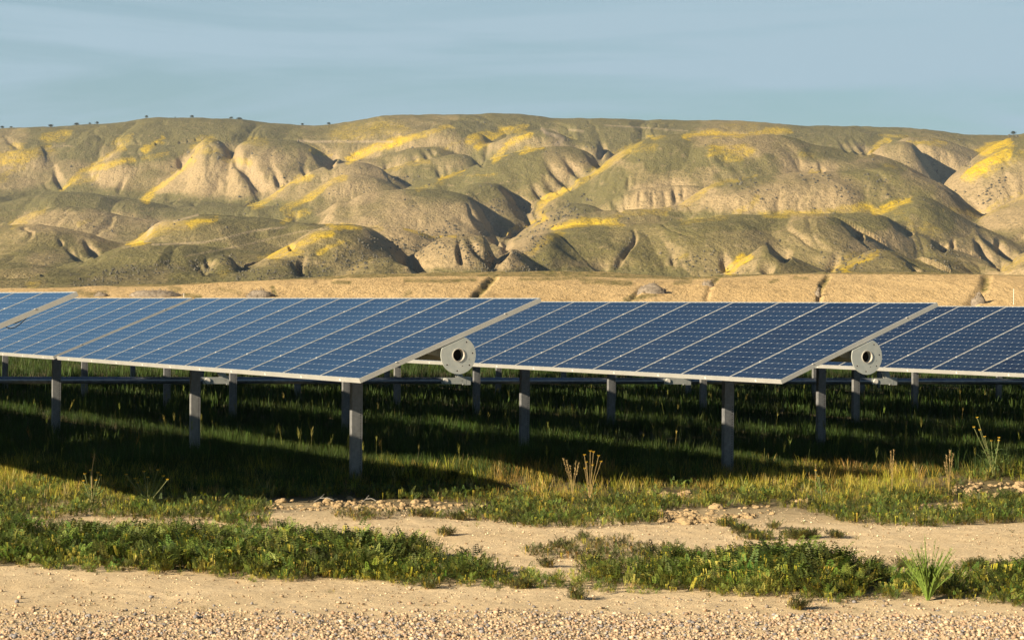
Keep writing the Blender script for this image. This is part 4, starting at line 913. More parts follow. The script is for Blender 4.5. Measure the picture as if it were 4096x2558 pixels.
BUSH = [(3178, 2150, 60, 14), (3020, 2152, 55, 8), (2960, 2132, 40, 7), (2900, 2106, 40, 6), (3095, 2115, 25, 6), (3240, 2150, 40, 6), (3340, 2148, 30, 5), (2330, 2160, 18, 4), (3900, 2270, 60, 8), (4020, 2285, 70, 10), (3620, 2275, 24, 6), (3500, 2275, 30, 6), (2080, 2350, 30, 6), (2310, 2392, 26, 6), (2180, 2268, 20, 5), (1780, 2140, 24, 5), (1700, 2062, 60, 8), (1830, 2072, 40, 6), (1720, 2347, 22, 4), (3200, 2436, 24, 4)]
def inclod(px, py):
    k = np.zeros(px.shape, bool)
    for c in CLODS: k |= poly_in(c, px, py)
    return k
def edge_noise(X, Y, a=14): return a*fbm(X/0.35, Y/0.5, 3, 401)
# --- weed strip in front
P, px, py = sample_area(26000, -9, 9, 16, 23.5, lambda X, Y, px, py: poly_in(STRIP, px+edge_noise(X, Y, 20), py+edge_noise(X+9, Y, 16)), 11)
r_ = np.random.default_rng(5); k = r_.random(len(P)) < 0.50+0.08*(px < 1700); P, px, py = P[k], px[k], py[k]
hgt = np.interp(px, [0, 400, 1000, 1450, 1650, 1800, 2000, 2200, 2350, 2700, 3000, 3130, 3300, 3450, 3650, 3900, 4096], [1.05, 1.15, 1.2, 1.35, 1.15, 1.0, 1.0, .7, .95, 1.2, 1.25, 1.65, 1.3, 1.05, .9, .95, 1.1])
hgt = hgt*np.interp(py-np.interp(px, [0, 1300, 2700, 4096], [2265, 2325, 2375, 2415]), [-110, -60, -15, 0], [.85, 1.05, .8, .4])*(0.6+.55*r_.random(len(P))**1.2+.55*np.clip(fbm(P[:, 0]/.22, P[:, 1]/.3, 2, 18), -.6, 1))
n = len(P); sc = np.clip(hgt, .3, 2.4)
cl = tint(n, (0.105, 0.150, 0.034), .45, 1); cl = cl*(0.8+0.5*(fbm(P[:, 0]/.5, P[:, 1]/.5, 2, 8)+.5))[:, None]
o = scatter('weeds', F_BIG, P, r_.random(n)*6.28, sc, cl, M_LEAF, lean=r_.normal(0, .18, (n, 2))); tag(o, 'strip of dark green ferny weeds with yellow pods along the gravel edge', 'weeds', kind='stuff')
print('strip', n)
# a few taller sprigs stick out of the strip
# --- low mats and small cushions on the sand
P1, px, py = sample_area(60000, -9, 9, 16, 25, lambda X, Y, px, py: poly_in(MIDP, px+edge_noise(X, Y, 30), py+edge_noise(X+9, Y, 14)) | poly_in(THIN, px+edge_noise(X, Y, 40), py+edge_noise(X+5, Y, 10)), 12)
P1 = P1[r_.random(len(P1)) < .22]
lst = [P1]
for bx_, by_, bw, bh in BUSH:
    a, e = pxdir(bx_, by_); Y0 = -CAM_H/float(e); X0 = float(a)*Y0; m_ = int(bw*0.55)
    dx = r_.normal(0, bw*0.42, m_)/FPX*Y0; dy = r_.normal(0, bh*1.2, m_)/FPX*Y0*4
    q = np.stack([X0+dx, Y0+dy], 1); lst.append(np.column_stack([q, ground_z(q[:, 0], q[:, 1])]))
P2 = np.column_stack([r_.uniform(-6.5, 6.5, 150), r_.uniform(16, 23.5, 150)]); P2 = np.column_stack([P2, ground_z(P2[:, 0], P2[:, 1])]); lst.append(P2)
Pm = np.concatenate(lst); n = len(Pm); sc = r_.uniform(.5, 1.15, n); sc[-150:] *= .45
o = scatter('low_weeds', F_LOW, Pm, r_.random(n)*6.28, sc, tint(n, (0.085, 0.10, 0.035), .25, 2), M_LEAF); tag(o, 'low grey-green mats and cushions of weeds on the sand', 'weeds', kind='stuff')
# --- meadow between the sand and the panels
def in_main(X, Y, px, py): return poly_in(MAINP, px+edge_noise(X, Y, 34), py+edge_noise(X+9, Y, 12)) & ~inclod(px+edge_noise(X, Y, 26), py+edge_noise(X+3, Y, 8))
P, px, py = sample_area(72000, -11.4, 11.4, 22, 36, in_main, 13)
u = r_.random(len(P)); patchy = fbm(P[:, 0]/.8, P[:, 1]/1.1, 3, 21)
d_from = np.interp(px, [0, 1000, 2000, 3000, 4096], [1960, 1960, 1960, 1950, 1930])
leafy = (u < np.clip(0.22+0.6*(py-d_from)/80+patchy*.9, 0.04, .9)); k = (r_.random(len(P)) < np.where(leafy, .42, .92)*np.clip(1.1-(P[:, 1]-24)*.03, .5, 1)); P, px, py, leafy = P[k], px[k], py[k], leafy[k]
L_ = P[leafy]; n = len(L_); o = scatter('meadow_weeds', F_LOW, L_, r_.random(n)*6.28, r_.uniform(.6, 1.55, n), tint(n, (0.085, 0.125, 0.030), .38, 4), M_LEAF)
tag(o, 'dark green leafy weeds among the grass before the panels', 'weeds', kind='stuff'); print('leafy', n)
Gp = P[~leafy]; gx = px[~leafy]; gy = py[~leafy]; n = len(Gp)
red = np.clip(np.interp(gx, [1900, 2050, 2350, 2500, 2650, 2850, 3000, 3200, 3450, 3700, 3850], [0, 1.3, 1.2, .1, .2, 1.1, .3, .2, 1.1, 1.0, 0]), 0, 1)*np.clip(np.interp(gy, [1860, 1900, 1985, 2030], [1, 1, .8, 0]), 0, 1)*(.5+patchy[k][~leafy])
red = np.clip(red, 0, 1)[:, None]; gc = tint(n, (0.27, 0.26, 0.034), .25, 5)*(1-red)+tint(n, (0.42, 0.235, 0.07), .28, 6)*red
strw = (r_.random(n) < .14)[:, None]; gc = np.where(strw, tint(n, (.42, .33, .13), .2, 7), gc)
dk = np.clip((1915-gy)/50+patchy[k][~leafy]*.8, 0, 1)[:, None]; gc = gc*(1-dk)+tint(n, (0.040, 0.066, 0.012), .25, 15)*dk  # grass colour darkened towards the panels, painting in the depth of their shade
hh = np.interp(gy, [1780, 1880, 1960, 2030, 2110], [.95, .88, .68, .5, .42])*np.interp(red[:, 0], [0, 1], [1, 1.25])*(.55+.9*r_.random(n)**1.5)*(1+.8*fbm(Gp[:, 0]/.35, Gp[:, 1]/.5, 3, 29))
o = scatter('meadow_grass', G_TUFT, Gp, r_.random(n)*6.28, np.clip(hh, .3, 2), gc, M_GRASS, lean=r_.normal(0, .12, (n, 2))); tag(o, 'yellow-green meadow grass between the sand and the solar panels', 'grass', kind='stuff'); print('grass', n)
# --- taller grass in the shade under the array
r2 = np.random.default_rng(77); Xs = []; 
for y0, y1, den in ((25.2, 33, 105), (33, 45, 52), (45, 62, 22), (62, 95, 8), (95, 150, 2)):
    ym = (y0+y1)/2; wdt = 2*(ym*0.215+3.5); m_ = int(den*wdt*(y1-y0)); Y = r2.uniform(y0, y1, m_); X = r2.uniform(-1, 1, m_)*(Y*0.215+3.5); Xs.append(np.column_stack([X, Y, np.full(m_, y1 > 45)]))
A = np.concatenate(Xs); P = np.column_stack([A[:, 0], A[:, 1], ground_z(A[:, 0], A[:, 1])]); px, py = project(P); k = py < np.interp(px, [0, 500, 900, 1950, 2500, 4096], [1900, 1960, 1990, 1930, 1940, 1900])+edge_noise(P[:, 0], P[:, 1], 20)
P = P[k]; far = A[k, 2] > .5; n = len(P); cl_ = 1.5*fbm(P[:, 0]/.9, P[:, 1]/1.2, 4, 33)
gc = tint(n, (0.030, 0.054, 0.010), .32, 8)*(1+.5*cl_[:, None]); hh = (0.75+0.55*r2.random(n))*(1+.45*cl_); hh *= np.interp(P[:, 1], [25, 28, 60, 120], [.55, .68, .75, 1.0])  # albedo kept very low so the shade under the array looks deeper
hh[~far] *= 1.0
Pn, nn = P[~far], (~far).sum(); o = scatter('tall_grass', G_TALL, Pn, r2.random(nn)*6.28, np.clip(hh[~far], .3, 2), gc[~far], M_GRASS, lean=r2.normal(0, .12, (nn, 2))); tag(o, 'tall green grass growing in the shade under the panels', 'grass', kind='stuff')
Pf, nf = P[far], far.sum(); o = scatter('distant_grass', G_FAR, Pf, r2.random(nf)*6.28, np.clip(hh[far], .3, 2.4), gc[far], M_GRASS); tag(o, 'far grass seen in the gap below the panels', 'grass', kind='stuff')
ns = 900; Y = r2.uniform(25, 60, ns)**1.0; X = r2.uniform(-1, 1, ns)*(Y*.21); Ph = np.column_stack([X, Y, ground_z(X, Y)]); px, py = project(Ph); Ph = Ph[py < 1950]; ns = len(Ph)
o = scatter('grass_heads', G_HEAD, Ph, r2.random(ns)*6.28, r2.uniform(.75, 1.15, ns), tint(ns, (.15, .16, .04), .3, 9), M_GRASS, lean=r2.normal(0, .1, (ns, 2))); tag(o, 'single taller grass stalks with bristly heads above the meadow', 'grass', kind='stuff'); print('under', nn, nf)

# ---------------------------------------------------------------- stones and clods
def ico(sub=1):
    import bmesh
    bm = bmesh.new(); bmesh.ops.create_icosphere(bm, subdivisions=sub, radius=1.0); bm.verts.ensure_lookup_table()
    V = np.array([v.co[:] for v in bm.verts]); F = np.array([[v.index for v in f.verts] for f in bm.faces]); bm.free(); return V, F
iv, if_ = ico(1); iv2, if2 = ico(2); iv3, if3 = ico(3)
def stones(nv, V, F, am, flat=.7, seed=0):
    r = np.random.default_rng(seed); out = []
    for k in range(nv):
        s = V*(1+am*r.normal(0, 1, (len(V), 1)).clip(-1.6, 1.6))*np.array([1, r.uniform(.6, .95), r.uniform(.5, .8)*flat/.7]); out.append((s, F, np.ones((len(V), 3))))
    return out
ST = stones(14, iv, if_, .16)
def gz3(X, Y): return ground_z(X, Y)
r3 = np.random.default_rng(31); n0 = 42000
X = r3.uniform(-6.2, 6.2, n0); Y = r3.uniform(14.0, 24, n0)
z = gz3(X, Y); px, py = project(np.column_stack([X, Y, z]))
gl = np.interp(px, [0, 1000, 1500, 2300, 3200, 4096], [2440, 2440, 2455, 2440, 2425, 2425])+30*fbm(X/.8, Y/.5, 2, 55)
dens = np.interp(py-gl, [-330, -120, -70, -30, 15, 70], [.0, .02, .08, .22, .5, .9])
k = r3.random(n0) < dens*np.where(py < 2380, .5, 1); X, Y, z = X[k], Y[k], z[k]; n = len(X)
# the nearest strip needs a denser cover: add more there
m_ = 32000; X2 = r3.uniform(-4.2, 4.2, m_); Y2 = r3.uniform(14.0, 16.3, m_); z2 = gz3(X2, Y2); px2, py2 = project(np.column_stack([X2, Y2, z2]))
gl2 = np.interp(px2, [0, 1000, 1500, 2300, 3200, 4096], [2440, 2440, 2455, 2440, 2425, 2425])+30*fbm(X2/.8, Y2/.5, 2, 55); k = r3.random(m_) < np.interp(py2-gl2, [-20, 20, 70], [.0, .5, 1]); X = np.concatenate([X, X2[k]]); Y = np.concatenate([Y, Y2[k]]); z = np.concatenate([z, z2[k]]); n = len(X)
sz = np.exp(r3.normal(math.log(.0066), .46, n)).clip(.0028, .020)
pal = np.array([(.40, .29, .17), (.44, .32, .19), (.33, .23, .14), (.24, .195, .15), (.47, .36, .23), (.38, .245, .145), (.22, .20, .18), (.42, .30, .175)])
cl = pal[r3.integers(0, len(pal), n)]*np.exp(r3.normal(0, .18, (n, 1)))*np.array([[.97, 1.02, 1.14]])
o = scatter('gravel', ST, np.column_stack([X, Y, z+sz*.42]), r3.random(n)*6.28, sz, cl, M_STONE); tag(o, 'loose tan and grey gravel stones along the bottom of the photo', 'gravel', kind='stuff'); print('gravel', n)
m_ = 14000; X = r3.uniform(-7.5, 7.5, m_); Y = r3.uniform(16, 25, m_); z = gz3(X, Y); sz = np.exp(r3.normal(math.log(.0055), .35, m_)).clip(.003, .014)
o = scatter('pebbles', ST, np.column_stack([X, Y, z+sz*.3]), r3.random(m_)*6.28, sz, np.where((r3.random(m_) < .33)[:, None], np.array([(.20, .13, .07)]), np.array([(.56, .44, .29)]))*np.exp(r3.normal(0, .2, (m_, 1))), M_STONE); tag(o, 'tiny pale pebbles scattered over the sandy track', 'pebbles', kind='stuff')
def clod_proto(seed):
    r = np.random.default_rng(seed); V = iv3.copy(); f = 0.26*fbm(V[:, 0]*1.7+seed, V[:, 1]*1.7+V[:, 2]*2.1, 3, seed)+.22*fbm(V[:, 0]*4.2+seed, V[:, 1]*4.2+V[:, 2]*4.7, 3, seed+7)
    return V*(1+f*2)[:, None]*np.array([1, .9, .62]), if3, np.ones((len(V), 3))
CP = [clod_proto(s) for s in range(6)]
X = r3.uniform(-7.5, 7.5, 60000); Y = r3.uniform(18, 30, 60000); z = gz3(X, Y); px, py = project(np.column_stack([X, Y, z])); k = inclod(px, py) & ~((px < 1010)); 
k2 = k & (r3.random(len(k)) < .8*np.clip(.6+1.5*fbm(X/.5, Y/.5, 2, 66), .1, 1)); 
kl = inclod(px, py) & (px < 1010) & (r3.random(len(k)) < .02); k2 |= kl
X, Y, z, px = X[k2], Y[k2], z[k2], px[k2]; n = len(X); sz = np.exp(r3.normal(math.log(.0135), .60, n)).clip(.005, .052)*np.where(px > 2600, 1.25, 1); sz[px < 1010] *= .5
o = scatter('dirt_clods', CP, np.column_stack([X, Y, z+sz*.1]), r3.random(n)*6.28, sz, np.array([(.43, .32, .18)])*np.exp(r3.normal(0, .07, (n, 1))), M_CLOD, smooth=True); tag(o, 'crumbly pale dirt clods heaped along the edge of the grass', 'dirt clods', kind='stuff'); print('clods', n)
# ---------------------------------------------------------------- single plants
def at_ground(px, py):
    a, e = pxdir(px, py); Y = -CAM_H/float(e)
    for _ in range(4): Y = -(CAM_H-float(ground_z(np.array([float(a)*Y]), np.array([Y]))[0]))/float(e)
    return Vector((float(a)*Y, Y, float(ground_z(np.array([float(a)*Y]), np.array([Y]))[0])))
def color_mat(name, c0, c1, rough=.7, sc=60):
    m, t, b = newmat(name, rough, .25); t.links.new(mixc(t, noise(t, sc, 3, .6, objco(t)), c0, c1), b.inputs['Base Color']); return m
M_STEM = color_mat('hairy_stem', (.11, .14, .05), (.20, .20, .08)); M_DRY = color_mat('dry_stalk', (.22, .155, .06), (.34, .25, .11)); M_PLEAF = color_mat('plant_leaf', (.07, .12, .035), (.13, .18, .05)); M_MUST = color_mat('bright_leaf', (.09, .16, .025), (.17, .235, .04)); M_FLO = color_mat('orange_flower', (.80, .42, .02), (.85, .55, .03)); M_YFL = color_mat('yellow_flower', (.85, .62, .02), (.9, .7, .04))
def curl_plant(name, label, bpx, tips, leafn=60, leafh=.14, stem_r=.0045, mats=None, flower=True, dry=None, bushy=1.0, seed=1):
    """several hairy stems, each curling over at its flowering tip, rising from a leafy base"""
    r = random.Random(seed); b0 = at_ground(*bpx); e = empty(name, b0); tag(e, label, 'plant'); k = b0.y/FPX
    for i, (tx, ty) in enumerate(tips):
        dx, dz = (tx-bpx[0])*k, (bpx[1]-ty)*k; dy = r.uniform(-.05, .05); m = MB()
        ps = [Vector((0, 0, 0)), Vector((dx*.30, dy*.4, dz*.40)), Vector((dx*.72, dy*.8, dz*.75)), Vector((dx*.96, dy, dz*.97)), Vector((dx, dy, dz)), Vector((dx+math.copysign(.010, dx), dy, dz-.005))]
        m.tube(ps, [stem_r, stem_r*.9, stem_r*.8, stem_r*.9, stem_r, stem_r*.7], 6)
        nb = int(34)
        for j in range(nb):      # small leaves and spent calyces crowd the upper stem
            t = .32+.66*j/nb; q = ps[0].lerp(ps[1], t/.4) if t < .4 else (ps[1].lerp(ps[2], (t-.4)/.35) if t < .75 else ps[2].lerp(ps[3], (t-.75)/.25))
            a = r.random()*6.28; l = .010+.008*r.random(); v = Vector((math.cos(a)*l, math.sin(a)*l, l*.5)); s = Vector((-math.sin(a), math.cos(a), 0))*.003
            m.add([q-s, q+s, q+v], [(0, 1, 2)], 1 if j % 3 else 0)
        st = m.build('stem', mats or [M_STEM, M_PLEAF], e)
        if flower:
            f = MB()
            for j in range(5):
                a = j*1.25; c = ps[4]+Vector((math.cos(a)*.007, math.sin(a)*.005, .002)); f.tube([c, c+Vector((math.cos(a)*.006, math.sin(a)*.004, .008))], [.0012, .0028], 5)
            f.build('flower_head', [M_FLO], st)
    if dry:
        m = MB(); p = [Vector(((x-bpx[0])*k, 0, (bpx[1]-y)*k)) for x, y in dry]; m.tube([Vector((0, 0, 0))]+p, [.004]*(len(p))+[.002], 6)
        for j in range(10):
            t = r.random(); q = p[-2].lerp(p[-1], t); a = r.uniform(-1, 1); m.tube([q, q+Vector((a*.045, r.uniform(-.02, .02), r.uniform(-.03, .03)))], [.0016, .0006], 4)
        m.build('dry_stalk', [M_DRY], e)
    m = MB()
    for j in range(leafn):
        a = r.random()*6.28; d = (.02+.10*r.random())*bushy; z = leafh*r.random()**1.3; l = .03+.03*r.random(); q = Vector((math.cos(a)*d, math.sin(a)*d, z)); o_ = Vector((math.cos(a)*l, math.sin(a)*l, l*r.uniform(.1, .9))); s = Vector((-math.sin(a), math.cos(a), 0))*l*.16
        m.add([q-s*.4, q+o_*.5-s, q+o_, q+o_*.5+s, q+s*.4], [(0, 1, 2, 3, 4)], 0)
    m.build('leaves', [M_PLEAF], e); return e
curl_plant('fiddleneck', 'grey-green bushy plant with a tall dry forked stalk, left meadow edge', (368, 2030), [(340, 1895), (358, 1882), (392, 1890), (330, 1925), (402, 1900), (385, 1920)], 150, .20, .0036, dry=[(366, 1885), (372, 1840), (378, 1812)], seed=3)
curl_plant('fiddleneck', 'plant with bare curling arms like antlers before the dark shade, left', (592, 2030), [(505, 1898), (538, 1915), (572, 1888), (592, 1908), (628, 1880), (650, 1905), (668, 1918), (546, 1932)], 120, .15, .0040, seed=4)
curl_plant('fiddleneck', 'tan upright plant with tiny yellow tips over the reddish grass', (2358, 2003), [(2336, 1820), (2360, 1806), (2372, 1808), (2392, 1822), (2402, 1845), (2345, 1850), (2338, 1875), (2368, 1860)], 80, .16, .0026, [M_DRY, M_STEM], seed=5)
curl_plant('fiddleneck', 'tall plant leaning left with orange-headed stems at the far right', (3975, 1960), [(3908, 1722), (3892, 1760), (3917, 1771), (3934, 1797), (3966, 1815), (3996, 1802), (3990, 1812)], 260, .30, .0034, bushy=1.7, seed=6)
curl_plant('fiddleneck', 'slender grey stem bending out of the green weeds, right of centre', (3290, 2010), [(3260, 1882), (3275, 1905)], 40, .12, .004, seed=7)
def stalk(label, bpx, tips, rr=.010, seed=1):
    r = random.Random(seed); b0 = at_ground(*bpx); e = empty('seed_stalk', b0); tag(e, label, 'plant'); k = b0.y/FPX
    for tx, ty in tips:
        m = MB(); dx, dz = (tx-bpx[0])*k, (bpx[1]-ty)*k; m.tube([(0, 0, 0), (dx*.2, .01, dz*.4), (dx*.7, .02, dz*.8), (dx, 0, dz)], [.0015, .0018, .0022, .001], 5)
        for j in range(60):
            t = .62+.38*r.random()**.7; a = r.random()*6.28; q = Vector((dx*(t-.1*(1-t)), .01, dz*t)); l = rr*(.6+.8*r.random()); m.add([q+Vector((0, 0, -.003)), q+Vector((.003, 0, .003)), q+Vector((math.cos(a)*l, math.sin(a)*l, l*.8))], [(0, 1, 2)])
        m.build('stalk', [M_DRY], e)
stalk('pale forked dry stalk at the shade edge, right', (3568, 1985), [(3562, 1800), (3574, 1798)], .012, 1)
stalk('short pale dry plume just right of the second near post', (3262, 1990), [(3262, 1858)], .012, 2)
stalk('cluster of tan dry plumes at the shade edge near the right border', (3795, 1978), [(3800, 1802), (3812, 1815), (3785, 1820), (3778, 1850)], .014, 3)
stalk('tan dry plumes on the reddish grass left of the yellow-tipped plant', (2290, 1998), [(2252, 1835), (2265, 1838), (2303, 1842), (2315, 1846), (2280, 1862)], .012, 4)
def mustard():
    r = random.Random(12); b0 = at_ground(3712, 2398); e = empty('mustard_plant', b0); tag(e, 'bright green fan-shaped plant standing alone among the dark weeds, lower right', 'plant'); k = b0.y/FPX
    lf = MB()
    for i in range(64):
        a = r.uniform(-1, 1); top = 2130+abs(a)*60+r.random()*110; dx = a*(115+r.uniform(-15, 15))*k*(1.0 if top < 2250 else .8); dz = (2398-top)*k; dy = r.uniform(-.12, .12); m = MB()
        p = [Vector((dx*.04, 0, 0)), Vector((dx*.28, dy*.4, dz*.40)), Vector((dx*.68, dy*.8, dz*.75)), Vector((dx, dy, dz))]; m.tube(p, [.0032, .0028, .0018, .0008], 5)
        for j in range(60):
            t = r.random()**.8*.92+.03; q = p[0].lerp(p[1], t/.4) if t < .4 else (p[1].lerp(p[2], (t-.4)/.35) if t < .75 else p[2].lerp(p[3], (t-.75)/.25))
            an = r.random()*6.28; l = (.034 if t < .55 else .013)*(.6+.7*r.random()); v = Vector((math.cos(an)*l*.45, math.sin(an)*l*.45, l)); s = Vector((-math.sin(an), math.cos(an), 0))*l*.16
            m.add([q-s*.3, q+v*.5-s, q+v, q+v*.5+s, q+s*.3], [(0, 1, 2, 3, 4)], 1)
        if i % 9 == 0: st = m.build('stem', [M_MUST, M_MUST], e)
        else:
            n = len(lf.v); lf.v += m.v; lf.f += [tuple(q+n for q in f) for f in m.f]; lf.m += m.m
    lf.build('leafy_shoots', [M_MUST, M_MUST], e)
mustard()
def flower(label, px, py, base):
    b0 = at_ground(px, base); k = b0.y/FPX; e = empty('yellow_flower', b0); tag(e, label, 'flower'); h = (base-py)*k
    m = MB(); m.tube([(0, 0, 0), (.006, 0, h*.6), (0, 0, h)], .0018, 5); m.build('stem', [M_STEM], e); m = MB()
    for j in range(9):
        a = j*.698; l = .013; s = Vector((-math.sin(a), 0, math.cos(a)))*.004; v = Vector((math.cos(a)*l, -.002, math.sin(a)*l)); q = Vector((0, -.002, h)); m.add([q, q+v*.6-s, q+v, q+v*.6+s], [(0, 1, 2, 3)])
    m.build('petals', [M_YFL], e)
flower('yellow daisy standing alone at the shade edge, far left', 151, 1845, 1900); flower('left yellow daisy of the close pair below the shaded grass', 805, 1970, 2000); flower('right yellow daisy of the close pair below the shaded grass', 820, 1975, 2003)

# ---------------------------------------------------------------- bushes on the ridge, scrub on the slopes, mounds on the bank
def bush_mat(name, c0, c1, sc=1.2):
    m, t, b = newmat(name, .95, .1); n = noise(t, sc, 4, .7, geopos(t)); t.links.new(mixc(t, ramp(t, n, [(.35, (0, 0, 0)), (.65, (1, 1, 1))]), c0, c1), b.inputs['Base Color']); return m
M_OAK = bush_mat('ridge_bush_leaves', (.035, .045, .025), (.075, .085, .04)); M_TRUNK = bush_mat('bark', (.10, .08, .06), (.16, .13, .1))
def ridge_bush(i, px, wpx, hpx, label):
    a, _ = pxdir(px, 500); j = int(round((float(a)-AZ[0])/(AZ[1]-AZ[0]))); j = min(max(j, 0), nC-1)
    el = (H[:, j]-CAM_H)/DD; kx = int(np.argmax(el)); p = Vector((AZ[j]*DD[kx], DD[kx], H[kx, j])); k = p.y/FPX; W_, H_ = wpx*k*.62, hpx*k*.62; r = random.Random(i*7+1)
    e = empty('ridge_bush', p); tag(e, label, 'tree', 'dark bushes on the skyline of the hills')
    m = MB(); m.tube([(0, 0, -.5), (0, 0, H_*.35)], [W_*.05, W_*.03], 6); m.build('trunk', [M_TRUNK], e)
    V, F = [], []
    for q in range(420):
        u, v_, w_ = r.gauss(0, .42), r.gauss(0, .4), r.random()**.7
        f = math.sqrt(max(0, 1-w_*w_*.8)); c = Vector((u*W_*.55*f, v_*W_*.5*f, H_*(.12+.88*w_))); s = W_*.075*(.5+r.random())
        t1 = Vector((r.uniform(-1, 1), r.uniform(-1, 1), r.uniform(-1, 1))).normalized()*s; t2 = t1.orthogonal().normalized()*s; n = len(V); V += [tuple(c-t1), tuple(c+t2), tuple(c+t1)]; F.append((n, n+1, n+2))
    mesh_np('crown', V, np.array(F), M_OAK, e)
RB = [(8, 26, 14, 'first dark bush on the skyline, cut close to the left border'), (45, 20, 8, 'flat small bush just right of the first skyline bush'), (202, 34, 15, 'broad rounded bush alone on the skyline, far left'), (305, 34, 13, 'low wide bush left of a group of three on the skyline'), (358, 18, 9, 'small middle bush of the group of three on the skyline'), (388, 24, 16, 'taller right bush of the group of three on the skyline'), (586, 24, 16, 'round bush alone on the skyline above the left yellow slopes'), (700, 10, 6, 'tiniest bush on the skyline, between two round bushes'), (767, 26, 15, 'round bush at the top of the left summit'), (925, 24, 12, 'dark bush beside a low double bush past the left summit'), (955, 36, 9, 'low double bush past the left summit'), (1208, 22, 11, 'small bush in the dip left of the central summit'), (1316, 26, 13, 'bush in the dip just before the rise of the central summit'), (4053, 34, 22, 'dark tree on the skyline at the far right end')]
for i, (x, w_, h_, lb) in enumerate(RB): ridge_bush(i, x, w_, h_, lb)
# scrub
r4 = np.random.default_rng(41); SM = paint(SCRUB, .8); nS = 60000
sx = r4.uniform(-100, 4200, nS); sy = r4.uniform(480, 1160, nS); pr = sample(SM, sx+14*fbm(sx/40, sy/30, 3, 5), sy+10*fbm(sx/40, sy/30, 3, 6))*np.clip(.5+1.2*fbm(sx/22, sy/14, 2, 9), .05, 1)
k = r4.random(nS) < pr*.62+.0035*(sy > 560); sx, sy = sx[k], sy[k]
Q = np.array([hill_at(a, b_) for a, b_ in zip(sx, sy)]); ok = (Q[:, 1] < 3600); Q = Q[ok]; n = len(Q)
sz = r4.uniform(3.0, 6.5, n)/FPX*Q[:, 1]; SB = stones(8, iv, if_, .2, 1.0, 9); Q[:, 2] += sz*.25
cl = np.array([(.085, .08, .06)])*np.exp(r4.normal(0, .25, (n, 1)))
o = scatter('sagebrush', SB, Q, r4.random(n)*6.28, sz, cl, M_STONE); tag(o, 'dark grey-brown scrub dotted over the hill slopes', 'scrub', kind='stuff'); print('scrub', n)
# mounds of grey brush on the sandy bank
M_BRUSH = bush_mat('grey_brush', (.13, .11, .085), (.27, .23, .18), 4.5)
def bank_pt(px, py):
    a, e_ = pxdir(px, py); j = int(np.clip(round((float(a)-azb[0])/(azb[1]-azb[0])), 0, nx-1)); el = (Zb[:, j]-CAM_H)/Yb[:, j]; k = np.argmax(el >= float(e_)) if (el >= float(e_)).any() else nr//2
    return Vector((float(a)*Yb[k, j], Yb[k, j], Zb[k, j]))
def mound(px, py, wpx, hpx, label, seed):
    p = bank_pt(px, py); k = p.y/FPX; W_, H_ = wpx*k, hpx*k; e = empty('brush_mound', p); tag(e, label, 'brush heap', 'grey brush heaps on the sandy bank')
    V = iv3.copy(); r = np.random.default_rng(seed); f = 1+.22*fbm(V[:, 0]*1.9+seed, V[:, 1]*1.9+V[:, 2]*2.2, 4, seed)*2; V = V*f[:, None]*np.array([W_/2, W_*.35, H_]); V[:, 2] -= H_*.25
    o = mesh_np('brush', V, if3, M_BRUSH, e, smooth=False)
    T, F = [], []; rr = random.Random(seed)
    for q in range(int(900*W_/5)+200):
        v = V[rr.randrange(len(V))]
        if v[2] < -H_*.1: continue
        s = .16*(.5+rr.random()); c = Vector(v)*(1+.05*rr.random()); t1 = Vector((rr.uniform(-1, 1), rr.uniform(-1, 1), rr.uniform(-.2, 1.3)))*s; t2 = Vector((rr.uniform(-1, 1), 0, rr.uniform(-.4, .4)))*s*.35; n = len(T); T += [tuple(c), tuple(c+t1), tuple(c+t1*.6+t2)]; F.append((n, n+1, n+2))
    mesh_np('twigs', T, np.array(F), M_BRUSH, e)
mound(628, 1186, 210, 36, 'widest grey brush heap on the bank above the left panels', 1); mound(1040, 1188, 125, 38, 'rounded grey brush heap with a green right edge, second from left', 2); mound(405, 1186, 60, 20, 'small low brush heap by the top corner of the left panels', 3)
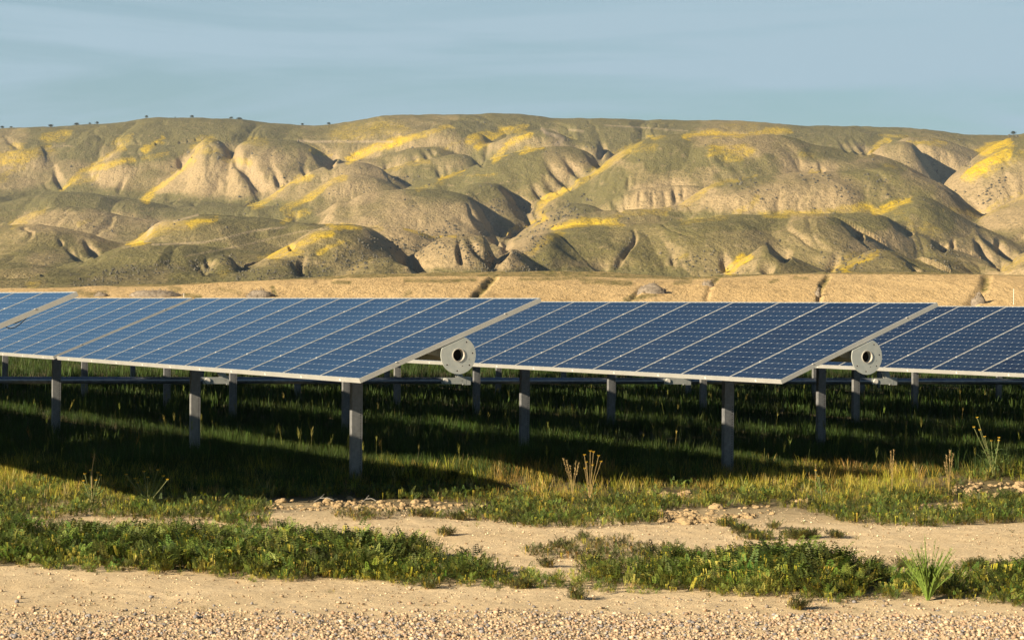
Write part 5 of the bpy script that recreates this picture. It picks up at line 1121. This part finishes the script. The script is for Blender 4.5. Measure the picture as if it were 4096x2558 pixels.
mound(2612, 1174, 125, 42, 'blocky grey brush patch in the middle of the bank, right of centre', 4); mound(2835, 1142, 50, 20, 'small grey patch below the bank rim, right of centre', 5); mound(3272, 1190, 24, 40, 'narrow grey brush in the foot of the straight gully, right', 6); mound(3915, 1215, 60, 55, 'dark brush filling the foot of the slanting gully near the right border', 7)
def stake(px, y0, y1, label):
    p = bank_pt(px, y0); k = p.y/FPX; e = empty('marker_stake', p); tag(e, label, 'stake'); m = MB(); w_ = .8*k; h = (y0-y1)*k; m.prism([(-w_, -.3), (w_, -.3), (w_*.8, h), (-w_*.8, h)], 1, -w_, w_); m.build('pole', [M_CLIP], e); m = MB(); m.box(-w_*1.2, w_*1.2, -w_*1.2, w_*1.2, h, h+.06); m.build('cap', [M_CLIP], e)
stake(4054, 1218, 1158, 'thin pale stake on the sandy bank near the right border'); stake(735, 1190, 1176, 'short pale stake beside the green patch on the left bank')
# dry pale twigs lying on the clods
for lb, (x0, y0, x1, y1) in (('thin pale twig arching over the dirt clods left of the near post', (1255, 1992, 1335, 1984)), ('pale forked twig lying on the clods right below the near post', (1445, 1995, 1505, 1988))):
    a = at_ground(x0, y0+22); k = a.y/FPX; e = empty('dry_twig', a); tag(e, lb, 'twig'); m = MB(); L_ = (x1-x0)*k; m.tube([(0, 0, .02), (L_*.3, .02, .055), (L_*.7, 0, .06), (L_, -.02, .04)], [.0016, .0016, .0014, .001], 5); m.build('twig', [M_CLIP2], e); m = MB(); m.tube([(L_*.3, .02, .055), (L_*.5, .05, .09)], [.002, .001], 5); m.build('side_shoot', [M_CLIP2], e)
# ---------------------------------------------------------------- haze
hz = MB(); hz.box(-1400, 1400, -90, 4300, -3, 420); ho = hz.build('haze', []); ho['kind'] = 'stuff'; ho['label'] = 'thin bluish air over the plain and hills'
hm = bpy.data.materials.new('thin_air'); hm.use_nodes = True; t = hm.node_tree; t.nodes.remove(t.nodes['Principled BSDF'])
pv = N(t, 'ShaderNodeVolumePrincipled'); pv.inputs['Color'].default_value = (0.62, 0.78, 1.0, 1); pv.inputs['Density'].default_value = HAZE; pv.inputs['Anisotropy'].default_value = 0.2
t.links.new(pv.outputs[0], t.nodes['Material Output'].inputs['Volume']); ho.data.materials.append(hm)
